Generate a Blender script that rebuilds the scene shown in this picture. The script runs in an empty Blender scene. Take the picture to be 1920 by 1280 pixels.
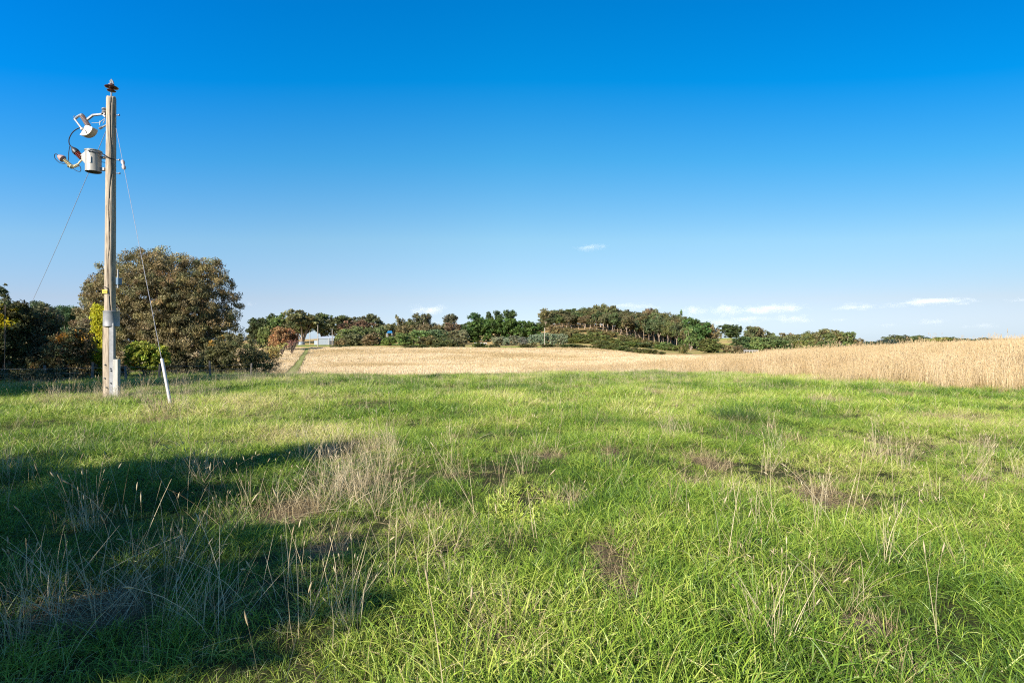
import bpy, math, random
import numpy as np
R = math.radians
F = 1066.667           # focal length in photo pixels (1920 wide)
CAMZ = 1.6
SUN_AZ, SUN_EL = 40.0, 27.0     # degrees left of straight behind, elevation
scene = bpy.context.scene

# ------------------------------------------------------------------ camera
cam_d = bpy.data.cameras.new('camera'); cam = bpy.data.objects.new('camera', cam_d)
scene.collection.objects.link(cam)
cam.location = (0, 0, CAMZ); cam.rotation_euler = (R(90), 0, 0)
cam_d.lens = 20; cam_d.sensor_width = 36; cam_d.clip_start = 0.05; cam_d.clip_end = 20000
scene.camera = cam

# ------------------------------------------------------------------ sky
world = bpy.data.worlds.new('World'); scene.world = world; world.use_nodes = True
nt = world.node_tree; nt.nodes.clear()
out = nt.nodes.new('ShaderNodeOutputWorld'); bg = nt.nodes.new('ShaderNodeBackground')
sky = nt.nodes.new('ShaderNodeTexSky'); sky.sky_type = 'NISHITA'; sky.sun_disc = False
sky.sun_elevation = R(SUN_EL); sky.sun_rotation = R(180 + SUN_AZ)
sky.air_density = 1.0; sky.dust_density = 0.2; sky.ozone_density = 3.0; sky.altitude = 300
tc = nt.nodes.new('ShaderNodeTexCoord'); sep = nt.nodes.new('ShaderNodeSeparateXYZ')
nt.links.new(tc.outputs['Generated'], sep.inputs[0])
ramp = nt.nodes.new('ShaderNodeValToRGB'); cr = ramp.color_ramp
x2 = nt.nodes.new('ShaderNodeMath'); x2.operation = 'MULTIPLY'; nt.links.new(sep.outputs['X'], x2.inputs[0]); nt.links.new(sep.outputs['X'], x2.inputs[1])
x3 = nt.nodes.new('ShaderNodeMath'); x3.operation = 'MULTIPLY_ADD'; nt.links.new(x2.outputs[0], x3.inputs[0]); x3.inputs[1].default_value = .58; x3.inputs[2].default_value = 1
x4 = nt.nodes.new('ShaderNodeMath'); x4.operation = 'MULTIPLY'; nt.links.new(sep.outputs['Z'], x4.inputs[0]); nt.links.new(x3.outputs[0], x4.inputs[1])
nt.links.new(x4.outputs[0], ramp.inputs[0])
# colour grade evening out the sky: left a little brighter and bluer, right dimmer
xr = nt.nodes.new('ShaderNodeMapRange'); xr.inputs[1].default_value = -1; xr.inputs[2].default_value = 1; nt.links.new(sep.outputs['X'], xr.inputs[0])
rx_ = nt.nodes.new('ShaderNodeValToRGB'); nt.links.new(xr.outputs[0], rx_.inputs[0])
while len(rx_.color_ramp.elements) < 4: rx_.color_ramp.elements.new(.5)
for e_, (p_, c_) in zip(rx_.color_ramp.elements, [(.17, (.97,1.03,1.2)), (.33, (1,1.01,1.07)), (.5, (1,1,1)), (.83, (.76,.76,.80))]): e_.position = p_; e_.color = (*c_, 1)
SKYR = [(0.007, (.41,.506,.754)), (.04, (.49,.512,.66)), (.075, (.553,.519,.572)), (.175, (.546,.666,.636)), (.304, (.196,.678,.793)), (.417, (.005,.642,.942)), (.514, (0,.616,.98)), (.62, (.18,.64,.92)), (.85, (.55,.78,.90))]
while len(cr.elements) < len(SKYR): cr.elements.new(0.5)
for e, (p, c) in zip(cr.elements, SKYR): e.position = p; e.color = (*c, 1)
mul = nt.nodes.new('ShaderNodeMix'); mul.data_type = 'RGBA'; mul.blend_type = 'MULTIPLY'; mul.inputs[0].default_value = 1
nt.links.new(sky.outputs[0], mul.inputs[6]); nt.links.new(ramp.outputs[0], mul.inputs[7])
mul2 = nt.nodes.new('ShaderNodeMix'); mul2.data_type = 'RGBA'; mul2.blend_type = 'MULTIPLY'; mul2.inputs[0].default_value = 1
nt.links.new(mul.outputs[2], mul2.inputs[6]); nt.links.new(rx_.outputs[0], mul2.inputs[7]); nt.links.new(mul2.outputs[2], bg.inputs[0]); bg.inputs[1].default_value = 0.0956
nt.links.new(bg.outputs[0], out.inputs[0])

# ------------------------------------------------------------------ sun
sl = bpy.data.lights.new('sun', 'SUN'); sl.energy = 4.8; sl.angle = R(0.5); sl.color = (1.0, .90, .76)
sun = bpy.data.objects.new('sun', sl); scene.collection.objects.link(sun)
sun.rotation_euler = (R(90 - SUN_EL), 0, R(-SUN_AZ)); sun.location = (-20, -20, 30)

vs = scene.view_settings; vs.view_transform = 'Standard'; vs.look = 'None'; vs.exposure = 1.2; vs.gamma = 1
try: vs.use_curve_mapping = False
except Exception: pass
cy = scene.cycles
cy.max_bounces = 6; cy.diffuse_bounces = 3; cy.transmission_bounces = 4; cy.transparent_max_bounces = 8; cy.volume_bounces = 8
cy.filter_width = 1.15; cy.use_adaptive_sampling = True; cy.adaptive_threshold = 0.01
cy.use_denoising = False

# ================================================================== helpers
COL = scene.collection
def vn(x, y, s, seed=0):
    x = np.asarray(x, float) / s; y = np.asarray(y, float) / s
    xi = np.floor(x).astype(np.int64); yi = np.floor(y).astype(np.int64); fx = x - xi; fy = y - yi
    fx = fx * fx * (3 - 2 * fx); fy = fy * fy * (3 - 2 * fy)
    def h(a, b):
        n = (a * 374761393 + b * 668265263 + seed * 974711) & 0x7fffffff
        n = ((n ^ (n >> 13)) * 1274126177) & 0x7fffffff
        return ((n ^ (n >> 16)) & 0xffff) / 65535.0
    return (h(xi, yi) * (1 - fx) + h(xi + 1, yi) * fx) * (1 - fy) + (h(xi, yi + 1) * (1 - fx) + h(xi + 1, yi + 1) * fx) * fy
def fbm(x, y, s, seed=0, o=3):
    r = 0; a = 1; t = 0
    for i in range(o): r = r + a * vn(x, y, s / 2 ** i, seed + i * 17); t += a; a *= .5
    return r / t

def mesh_np(name, V, Fc, smooth=False, colors=None):
    V = np.asarray(V, np.float32); Fc = np.asarray(Fc, np.int32); k = Fc.shape[1]
    m = bpy.data.meshes.new(name)
    m.vertices.add(len(V)); m.vertices.foreach_set('co', V.ravel())
    m.loops.add(Fc.size); m.loops.foreach_set('vertex_index', Fc.ravel())
    m.polygons.add(len(Fc)); m.polygons.foreach_set('loop_start', np.arange(0, Fc.size, k, dtype=np.int32))
    m.polygons.foreach_set('loop_total', np.full(len(Fc), k, np.int32))
    if smooth: m.polygons.foreach_set('use_smooth', np.ones(len(Fc), bool))
    for nm, arr in (colors or {}).items():
        arr = np.asarray(arr, np.float32)
        if arr.ndim == 1:
            at = m.attributes.new(nm, 'FLOAT', 'POINT'); at.data.foreach_set('value', arr)
        else:
            at = m.attributes.new(nm, 'FLOAT_COLOR', 'POINT')
            at.data.foreach_set('color', np.c_[arr, np.ones(len(arr))].astype(np.float32).ravel())
    m.update(calc_edges=True); return m

class MB:
    """collects shapes with faces of mixed size"""
    def __init__(s): s.v = []; s.f = []
    def add(s, vs, fs):
        o = len(s.v); s.v += [tuple(v) for v in vs]; s.f += [tuple(i + o for i in f) for f in fs]; return s
    def tube(s, pts, rad, n=10, cap=True):
        pts = [np.array(p, float) for p in pts]
        if not hasattr(rad, '__len__'): rad = [rad] * len(pts)
        ring = []; V = []; Fs = []; up = None
        for i, p in enumerate(pts):
            a = pts[max(i - 1, 0)]; b = pts[min(i + 1, len(pts) - 1)]; d = b - a
            L = np.linalg.norm(d); d = d / L if L > 1e-9 else np.array((0, 0, 1.))
            if up is None:
                up = np.array((0, 1., 0)) if abs(d[1]) < .9 else np.array((1., 0, 0))
            u = up - d * np.dot(up, d); u /= np.linalg.norm(u) + 1e-12; w = np.cross(d, u); up = u
            for k in range(n):
                an = 2 * math.pi * k / n
                V.append(p + rad[i] * (math.cos(an) * u + math.sin(an) * w))
        for i in range(len(pts) - 1):
            for k in range(n):
                Fs.append((i * n + k, i * n + (k + 1) % n, (i + 1) * n + (k + 1) % n, (i + 1) * n + k))
        if cap: Fs.append(tuple(range(n - 1, -1, -1))); Fs.append(tuple((len(pts) - 1) * n + k for k in range(n)))
        return s.add(V, Fs)
    def lathe(s, a, b, prof, n=20):
        """prof: list of (t along a-b, radius)"""
        a = np.array(a, float); b = np.array(b, float); d = (b - a); L = np.linalg.norm(d); d /= L
        h = np.array((0, 1., 0)) if abs(d[1]) < .9 else np.array((1., 0, 0))
        u = np.cross(d, h); u /= np.linalg.norm(u); w = np.cross(d, u); V = []; Fs = []
        for t, r in prof:
            for k in range(n):
                an = 2 * math.pi * k / n; V.append(a + d * L * t + r * (math.cos(an) * u + math.sin(an) * w))
        m = len(prof)
        for i in range(m - 1):
            for k in range(n): Fs.append((i * n + k, i * n + (k + 1) % n, (i + 1) * n + (k + 1) % n, (i + 1) * n + k))
        Fs.append(tuple(range(n - 1, -1, -1))); Fs.append(tuple((m - 1) * n + k for k in range(n)))
        return s.add(V, Fs)
    def box(s, c, d, rz=0, bev=0):
        x, y, z = [q / 2 for q in d]; V = []
        for sx, sy, sz in ((-1,-1,-1),(1,-1,-1),(1,1,-1),(-1,1,-1),(-1,-1,1),(1,-1,1),(1,1,1),(-1,1,1)):
            px, py = sx * x, sy * y
            V.append((c[0] + px * math.cos(rz) - py * math.sin(rz), c[1] + px * math.sin(rz) + py * math.cos(rz), c[2] + sz * z))
        return s.add(V, [(3,2,1,0),(4,5,6,7),(0,1,5,4),(1,2,6,5),(2,3,7,6),(3,0,4,7)])
    def prism(s, poly, thick_vec):
        n = len(poly); t = np.array(thick_vec, float)
        V = [np.array(p, float) - t / 2 for p in poly] + [np.array(p, float) + t / 2 for p in poly]
        return s.add(V, [tuple(range(n - 1, -1, -1)), tuple(range(n, 2 * n))] + [(i, (i + 1) % n, n + (i + 1) % n, n + i) for i in range(n)])
    def mesh(s, name, smooth=True, mat=None):
        m = bpy.data.meshes.new(name); m.from_pydata(s.v, [], s.f); m.update()
        if smooth:
            m.polygons.foreach_set('use_smooth', np.ones(len(m.polygons), bool))
            try: m.set_sharp_from_angle(angle=R(35))
            except Exception: pass
        if mat: m.materials.append(mat)
        return m

def link(name, mesh, parent=None, mat=None, loc=None):
    o = bpy.data.objects.new(name, mesh); COL.objects.link(o)
    if mat is not None: mesh.materials.clear(); mesh.materials.append(mat)
    if parent is not None:
        o.parent = parent
    if loc is not None: o.location = loc
    return o
def tag(o, label=None, cat=None, group=None, kind=None):
    if label: o['label'] = label
    if cat: o['category'] = cat
    if group: o['group'] = group
    if kind: o['kind'] = kind
    return o
def empty(name, loc):
    o = bpy.data.objects.new(name, None); o.empty_display_size = .2; COL.objects.link(o); o.location = loc; return o

# ------------------------------------------------------------------ materials
def mat(name, col=(.5,.5,.5), rough=.6, metal=0, noise=None, bump=0, spec=.5):
    m = bpy.data.materials.new(name); m.use_nodes = True; t = m.node_tree; b = t.nodes['Principled BSDF']
    b.inputs['Base Color'].default_value = (*col, 1); b.inputs['Roughness'].default_value = rough
    b.inputs['Metallic'].default_value = metal; b.inputs['Specular IOR Level'].default_value = spec
    if noise:
        sc, c2, stretch = noise
        g = t.nodes.new('ShaderNodeTexCoord'); mp = t.nodes.new('ShaderNodeMapping'); mp.inputs['Scale'].default_value = stretch
        n = t.nodes.new('ShaderNodeTexNoise'); n.inputs['Scale'].default_value = sc; n.inputs['Detail'].default_value = 8; n.inputs['Roughness'].default_value = .65
        r = t.nodes.new('ShaderNodeValToRGB'); r.color_ramp.elements[0].position = .35; r.color_ramp.elements[1].position = .68
        r.color_ramp.elements[0].color = (*c2, 1); r.color_ramp.elements[1].color = (*col, 1)
        t.links.new(g.outputs['Object'], mp.inputs[0]); t.links.new(mp.outputs[0], n.inputs['Vector'])
        t.links.new(n.outputs['Fac'], r.inputs[0]); t.links.new(r.outputs[0], b.inputs['Base Color'])
        if bump:
            bp = t.nodes.new('ShaderNodeBump'); bp.inputs['Strength'].default_value = bump; bp.inputs['Distance'].default_value = .01
            t.links.new(n.outputs['Fac'], bp.inputs['Height']); t.links.new(bp.outputs[0], b.inputs['Normal'])
    return m

def leaf_mat(name='leaf', trans=.25, rough=.55, spec=.25):
    """colour = object colour x per-clump tint attribute"""
    m = bpy.data.materials.new(name); m.use_nodes = True; t = m.node_tree; t.nodes.clear(); N = t.nodes.new; L = t.links.new
    o = N('ShaderNodeOutputMaterial'); p = N('ShaderNodeBsdfPrincipled'); tr = N('ShaderNodeBsdfTranslucent'); mx = N('ShaderNodeMixShader')
    oi = N('ShaderNodeObjectInfo'); at = N('ShaderNodeAttribute'); at.attribute_name = 'tint'
    mu = N('ShaderNodeMix'); mu.data_type = 'RGBA'; mu.blend_type = 'MULTIPLY'; mu.inputs[0].default_value = 1
    L(oi.outputs['Color'], mu.inputs[6]); L(at.outputs['Color'], mu.inputs[7])
    L(mu.outputs[2], p.inputs['Base Color']); L(mu.outputs[2], tr.inputs['Color'])
    p.inputs['Roughness'].default_value = rough; p.inputs['Specular IOR Level'].default_value = spec
    mx.inputs[0].default_value = trans; L(p.outputs[0], mx.inputs[1]); L(tr.outputs[0], mx.inputs[2]); L(mx.outputs[0], o.inputs[0])
    return m
LEAF = leaf_mat()
BARK = mat('bark', (.23,.18,.14), .9, noise=(3, (.10,.075,.055), (1,1,.25)), bump=.6)
PALEBARK = mat('pale_bark', (.46,.37,.28), .85, noise=(2.5, (.20,.15,.11), (1,1,.2)))

def grass_mat(name, stops, trans=.3, rough=.5, spec=.25, root=(.30,.27,.12)):
    """stops: colour ramp over instance tint + per blade value"""
    m = bpy.data.materials.new(name); m.use_nodes = True; t = m.node_tree; t.nodes.clear(); N = t.nodes.new; L = t.links.new
    o = N('ShaderNodeOutputMaterial'); p = N('ShaderNodeBsdfPrincipled'); tr = N('ShaderNodeBsdfTranslucent'); mx = N('ShaderNodeMixShader')
    a1 = N('ShaderNodeAttribute'); a1.attribute_name = 'tint'; a1.attribute_type = 'INSTANCER'
    a2 = N('ShaderNodeAttribute'); a2.attribute_name = 'bv'
    ad = N('ShaderNodeMath'); ad.operation = 'ADD'; L(a1.outputs['Fac'], ad.inputs[0]); L(a2.outputs['Fac'], ad.inputs[1])
    r = N('ShaderNodeValToRGB'); e = r.color_ramp.elements
    while len(e) < len(stops): e.new(.5)
    for q, (ps, c) in zip(e, stops): q.position = ps; q.color = (*c, 1)
    L(ad.outputs[0], r.inputs[0])
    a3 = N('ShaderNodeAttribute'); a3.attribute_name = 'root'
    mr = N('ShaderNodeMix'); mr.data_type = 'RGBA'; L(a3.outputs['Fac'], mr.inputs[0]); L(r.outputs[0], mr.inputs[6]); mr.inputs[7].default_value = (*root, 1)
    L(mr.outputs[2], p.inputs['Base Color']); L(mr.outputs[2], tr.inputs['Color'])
    p.inputs['Roughness'].default_value = rough; p.inputs['Specular IOR Level'].default_value = spec
    mx.inputs[0].default_value = trans; L(p.outputs[0], mx.inputs[1]); L(tr.outputs[0], mx.inputs[2]); L(mx.outputs[0], o.inputs[0])
    return m

# ================================================================== terrain
UC = np.array([-400, 100, 480, 620, 880, 1000, 1050, 1110, 1150, 1200, 1250, 1300, 1370, 1450, 1550, 1700, 1920, 2300], float)
def vrow(d, *v): return [CAMZ - (q - 640) / F * d for q in v]
TK = [
 (0,   [0]*18), (14, [0]*18), (20, [-.05,-.05]+[0]*16),
 (28,  [-.2,-.2,-.15,-.12,-.12,-.1,-.1,-.08,-.08,-.08,-.08,-.08,-.05,0,0,0,0,0]),
 (36,  [-.2,-.2,-.5,-.55,-.5,-.35,-.32,-.3,-.3,-.3,-.3,-.3,-.2,-.1,-.05,0,.03,.03]),
 (45,  [-.4,-.6,-1.2,-1.3,-1.25,-1.0,-1.0,-.95,-.9,-.9,-.9,-.85,-.6,-.35,-.25,-.05,.05,.05]),
 (60,  [-1,-1.2,-1.9,-1.94,-1.9,-1.85,-1.8,-1.75,-1.7,-1.7,-1.65,-1.6,-1.1,-.7,-.5,-.15,.05,.05]),
 (100, [-1.5,-1.8]+vrow(100, 684,684,684,683,682,681,680,680,680,679,676,670,665,655,648,645)),
 (160, [-1.5]+vrow(160, 662,664,664,664,664,664,665,667,668,669,669,668,666,662,653,646,644)),
 (205, [-1]+vrow(205, 656,653,651,652,652,652,653,656,660,664,665,664,663,660,651,645,643)),
 (240, [0]+vrow(240, 650,646,644,645,645,644,645,648,652,657,660,660,661,658,650,644,642)),
 (300, [1]+vrow(300, 643,640,637,637,625,615,617,623,634,646,651,647,658,656,650,643,641)),
 (360, [1]+vrow(360, 642,638,635,632,612,606,607,611,618,628,637,633,655,655,650,642,641)),
 (450, [1]+vrow(450, 642,639,637,634,615,609,609,612,618,627,636,635,652,654,650,642,641)),
 (700, [0]+vrow(700, 643,641,640,640,640,640,640,640,640,640,641,643,648,650,648,642,641)),
 (1500,[0]+vrow(1500, 643,643,643,643,643,643,643,643,643,643,643,643,644,645,644,642,642)),
 (9000,[0]+vrow(9000, *([640.6]*17)))]
TD = np.array([k[0] for k in TK], float); TZ = np.array([k[1] for k in TK], float)
def Z(x, y, bumps=True):
    x = np.asarray(x, float); y = np.asarray(y, float)
    yy = np.maximum(y, 6.0); u = np.clip(960 + F * x / yy, UC[0], UC[-1])
    yc = np.clip(y, 0, 8999)
    def cell(A, q):
        i = np.clip(np.searchsorted(A, q, side='right') - 1, 0, len(A) - 2); f = (q - A[i]) / (A[i + 1] - A[i]); return i, f * f * (3 - 2 * f) * .45 + f * .55
    i, fi = cell(TD, yc); j, fj = cell(UC, u)
    z = (TZ[i, j] * (1 - fj) + TZ[i, j + 1] * fj) * (1 - fi) + (TZ[i + 1, j] * (1 - fj) + TZ[i + 1, j + 1] * fj) * fi
    if bumps:
        near = np.exp(-np.maximum(y, 0) / 40.); z = z + (fbm(x, y + 30, 5, 9, 2) - .5) * .16 * near
        z = z + (fbm(x, y, 1.3, 3, 2) - .5) * .20 * near + (fbm(x + 50, y, 14, 5, 2) - .5) * np.minimum(.015 * np.maximum(y - 30, 0), 1.2) * .5
    return z
def P(u, v, d): return np.array(((u - 960) / F * d, d, CAMZ - (v - 640) / F * d))
def gp(u, d):
    x = (u - 960) / F * d; return np.array((x, d, float(Z(x, d))))
def gv(u, v):      # ground point seen at a photo pixel on the near flat ground
    d = CAMZ * F / (v - 640); return (u - 960) / F * d, d

# where green pasture gives way to dry grass (depth by column) and how tall the dry grass stands
BU = np.array([-400, 300, 480, 540, 800, 1000, 1180, 1300, 1400, 1500, 1700, 1920, 2400], float)
BD = np.array([42, 40, 36, 30, 28.5, 31, 33.5, 31, 27.5, 24.2, 19.8, 16.8, 13.8], float)
HU = np.array([0, 900, 1000, 1120, 1250, 1400, 1500, 1700, 1920, 2400], float)
HH = np.array([.26, .26, .32, .45, .70, .92, 1.02, 1.18, 1.38, 1.42], float)
def edge(u): return np.interp(u, BU, BD)
# straw coloured bare patches (photo pixels: u, v, ru, rv)
BARE = [(1150,1085,45,72),(945,1225,48,45),(1700,745,48,9),(1480,833,38,7),(1560,945,62,26),(1790,788,75,7),(1545,752,38,5),(1330,877,28,13),
        (1065,943,36,10),(655,850,66,20),(545,965,62,28),(150,1160,170,46),(300,790,52,9),(1215,737,22,4),(1660,865,60,10),(1030,862,40,8),(1150,858,26,9),(1300,910,26,9),
        (1830,905,30,10),(820,985,40,14),(610,1060,50,25),(1620,1190,40,28)]
def bare_mask(x, y):
    m = np.zeros_like(x)
    for u, v, ru, rv in BARE:
        cx, cyy = gv(u, v); ax = ru / F * cyy; y0 = gv(u, v + rv)[1]; y1 = gv(u, max(v - rv, 660))[1]; ay = (y1 - y0) / 2; cm = (y0 + y1) / 2
        q = ((x - cx) / ax) ** 2 + ((y - cm) / ay) ** 2
        m = np.maximum(m, np.clip(1.15 - q, 0, 1))
    n = fbm(x, y, .55, 91, 2)
    return np.clip(m * (n - .08) * 2.8, 0, 1)

# one sheet
ys = np.concatenate([np.linspace(-60, 1, 45), np.geomspace(1.2, 30, 230), np.geomspace(30.5, 520, 230), np.geomspace(540, 8800, 50)])
ts = np.concatenate([np.linspace(-5, -1.25, 25), np.linspace(-1.2, 1.2, 330), np.linspace(1.25, 5, 25)])
Yg = np.repeat(ys[:, None], len(ts), 1); W = np.sqrt(np.maximum(Yg, 0) ** 2 + 6 ** 2); Xg = ts[None, :] * W
Zg = Z(Xg, Yg)
nr, nc = Yg.shape
idx = np.arange(nr * nc).reshape(nr, nc)
Fq = np.stack([idx[:-1, :-1], idx[:-1, 1:], idx[1:, 1:], idx[1:, :-1]], -1).reshape(-1, 4)
X_, Y_ = Xg.ravel(), Yg.ravel(); U_ = 960 + F * X_ / np.maximum(Y_, 2)
def lerp(a, b, t): return a * (1 - t[:, None]) + b * t[:, None]
C = np.tile(np.array((.045, .050, .020)), (len(X_), 1))
bm_ = np.where((Y_ > 1.5) & (Y_ < 30), bare_mask(X_, np.maximum(Y_, 1.5)), 0)
C = lerp(C, np.array((.15, .115, .07)), bm_)
tanm = np.clip((Y_ - edge(U_)) / 2 + .5, 0, 1) * (Y_ > 0)
C = lerp(C, np.array((.46, .355, .19)), tanm)
f1 = fbm(X_, Y_ * 1.0, 26, 11, 4); f2 = fbm(X_ * .4, Y_, 9, 12, 3)
C = lerp(C, np.array((.33, .25, .10)), tanm * np.clip((f1 - .5) * 3, 0, .8))
C = lerp(C, np.array((.22, .22, .07)), tanm * np.clip((f2 - .6) * 3, 0, .7))
fg = np.clip((Y_ - 196) / 5, 0, 1)
C = lerp(C, np.array((.42, .30, .13)), fg)
C = lerp(C, np.array((.16, .22, .045)), fg * np.clip((fbm(X_ * .25, Y_, 12, 14, 3) - .42) * 5, 0, 1) * np.clip((262 - Y_) / 10, 0, 1))
C = lerp(C, np.array((.33, .23, .10)), np.clip((Y_ - 262) / 10, 0, 1) * np.clip((U_ - 1000) / 40, 0, 1) * np.clip((1330 - U_) / 30, 0, 1) * .9)
gh = np.clip((Y_ - 270) / 20, 0, 1) * np.clip((U_ - 1335) / 10, 0, 1) * np.clip((1410 - U_) / 10, 0, 1)
C = lerp(C, np.array((.24, .30, .06)), gh * np.clip((fbm(X_ * .3, Y_, 10, 31, 2) - .35) * 4, 0, 1))
C = lerp(C, np.array((.10, .12, .06)), np.clip((Y_ - 600) / 300, 0, 1))
gm = bpy.data.materials.new('ground'); gm.use_nodes = True; t = gm.node_tree; b = t.nodes['Principled BSDF']; b.inputs['Roughness'].default_value = 1; b.inputs['Specular IOR Level'].default_value = 0.05
at = t.nodes.new('ShaderNodeAttribute'); at.attribute_name = 'gcol'
g = t.nodes.new('ShaderNodeNewGeometry'); n1 = t.nodes.new('ShaderNodeTexNoise'); n1.inputs['Scale'].default_value = 9; n1.inputs['Detail'].default_value = 9; n1.inputs['Roughness'].default_value = .75
n2 = t.nodes.new('ShaderNodeTexNoise'); n2.inputs['Scale'].default_value = .8; n2.inputs['Detail'].default_value = 6
for n in (n1, n2): t.links.new(g.outputs['Position'], n.inputs['Vector'])
av = t.nodes.new('ShaderNodeMath'); av.operation = 'ADD'; t.links.new(n1.outputs['Fac'], av.inputs[0]); t.links.new(n2.outputs['Fac'], av.inputs[1])
mr = t.nodes.new('ShaderNodeMapRange'); mr.inputs[1].default_value = .75; mr.inputs[2].default_value = 1.25; mr.inputs[3].default_value = .55; mr.inputs[4].default_value = 1.35
t.links.new(av.outputs[0], mr.inputs[0])
vm = t.nodes.new('ShaderNodeVectorMath'); vm.operation = 'SCALE'; t.links.new(at.outputs['Color'], vm.inputs[0]); t.links.new(mr.outputs[0], vm.inputs['Scale'])
t.links.new(vm.outputs[0], b.inputs['Base Color'])
bp = t.nodes.new('ShaderNodeBump'); bp.inputs['Strength'].default_value = .8; bp.inputs['Distance'].default_value = .05; t.links.new(n1.outputs['Fac'], bp.inputs['Height']); t.links.new(bp.outputs[0], b.inputs['Normal'])
ground = link('ground', mesh_np('ground', np.c_[X_, Y_, Zg.ravel()], Fq, True, {'gcol': C}), mat=gm)
tag(ground, 'undulating pasture ground under green and dry grass', kind='structure')

# ================================================================== clouds
def cloud_mat(i, dens):
    m = bpy.data.materials.new('cloud'); m.use_nodes = True; t = m.node_tree; t.nodes.clear(); N = t.nodes.new; L = t.links.new
    o = N('ShaderNodeOutputMaterial'); pv = N('ShaderNodeVolumePrincipled'); pv.inputs['Color'].default_value = (1, 1, 1, 1); pv.inputs['Anisotropy'].default_value = -.1
    tc = N('ShaderNodeTexCoord'); ln = N('ShaderNodeVectorMath'); ln.operation = 'LENGTH'; L(tc.outputs['Object'], ln.inputs[0])
    mp = N('ShaderNodeMapping'); mp.inputs['Location'].default_value = (i * 3.7, i * 1.3, 0); mp.inputs['Scale'].default_value = (2.0, 1.6, 1.0); L(tc.outputs['Object'], mp.inputs[0])
    n = N('ShaderNodeTexNoise'); n.inputs['Scale'].default_value = 1.3; n.inputs['Detail'].default_value = 5; n.inputs['Roughness'].default_value = .6; L(mp.outputs[0], n.inputs['Vector'])
    # density = clamp((noise*1.5 + (0.55 - r)) ...)
    a = N('ShaderNodeMath'); a.operation = 'MULTIPLY_ADD'; a.inputs[1].default_value = 2.6; a.inputs[2].default_value = -0.72; L(n.outputs['Fac'], a.inputs[0])
    s = N('ShaderNodeMath'); s.operation = 'SUBTRACT'; L(a.outputs[0], s.inputs[0]); L(ln.outputs['Value'], s.inputs[1])
    c = N('ShaderNodeMath'); c.operation = 'MULTIPLY'; c.use_clamp = False; c.inputs[1].default_value = dens; L(s.outputs[0], c.inputs[0])
    mxx = N('ShaderNodeMath'); mxx.operation = 'MAXIMUM'; mxx.inputs[1].default_value = 0; L(c.outputs[0], mxx.inputs[0])
    L(mxx.outputs[0], pv.inputs['Density']); L(pv.outputs[0], o.inputs['Volume']); return m
CLOUDS = [(1106,464,70,15,.30,'small lone white cloud high above the gum plantation hill'),
 (803,580,84,24,.5,'puffy white cloud above the trees left of the dark hedge'),
 (1192,574,110,15,.22,'thin white cloud strip just above the gum plantation crowns'),
 (1300,583,60,22,.4,'leftmost white puff of the cloud bank right of the plantation hill'),
 (1362,582,84,26,.4,'second white puff of the cloud bank right of the plantation hill'),
 (1450,579,150,22,.35,'long grey-bottomed cloud at the top of the cloud bank'),
 (1400,599,110,16,.22,'faint lower cloud under the long grey-bottomed one'),
 (1488,598,76,20,.4,'white puff at the right end of the lower cloud row'),
 (1345,606,110,22,.2,'faint cloud just above the lone hilltop tree'),
 (1605,575,100,16,.3,'flat white cloud left of the longest cloud on the right'),
 (1750,566,150,16,.42,'longest flat white cloud at the right above the dry grass'),
 (1680,574,60,9,.18,'faint wisp at the left foot of the longest right cloud'),
 (1745,604,62,15,.2,'pale low cloud above the far right trees'),
 (1665,609,50,9,.15,'faint wisp low above the gap in the right trees'),
 (1842,611,70,12,.15,'faint flat cloud low at the far right'),
 (1912,563,50,10,.3,'cloud cut by the right edge of the photo'),
 (1572,600,44,9,.2,'tiny wisp between the cloud bank and the right clouds'),
 (468,569,26,16,.2,'tiny faint cloud beside the right side of the big gum crown'),
 (530,590,50,12,.15,'faint cloud low over the distant round trees'),
 (822,604,40,14,.25,'pale cloud peeping over the tree line under the puffy cloud')]
ico = None
CD = 4000.
for i, (u, v, w, h, dn, lab) in enumerate(CLOUDS):
    if ico is None:
        m_ = MB(); n = 24; k = 12; V = []; Fs = []
        for a in range(k + 1):
            th = math.pi * a / k
            for b_ in range(n): V.append((math.sin(th) * math.cos(2 * math.pi * b_ / n), math.sin(th) * math.sin(2 * math.pi * b_ / n), math.cos(th)))
        for a in range(k):
            for b_ in range(n): Fs.append((a * n + b_, (a + 1) * n + b_, (a + 1) * n + (b_ + 1) % n, a * n + (b_ + 1) % n))
        m_.add(V, Fs); ico = m_
    me = ico.mesh('cloud'); o = link('cloud', me, mat=cloud_mat(i, dn * .024))
    o.location = P(u, v, CD); o.scale = (w / F * CD * .62, w / F * CD * .45, h / F * CD * .66)
    tag(o, lab, 'cloud', 'clouds low in the blue sky')

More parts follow.
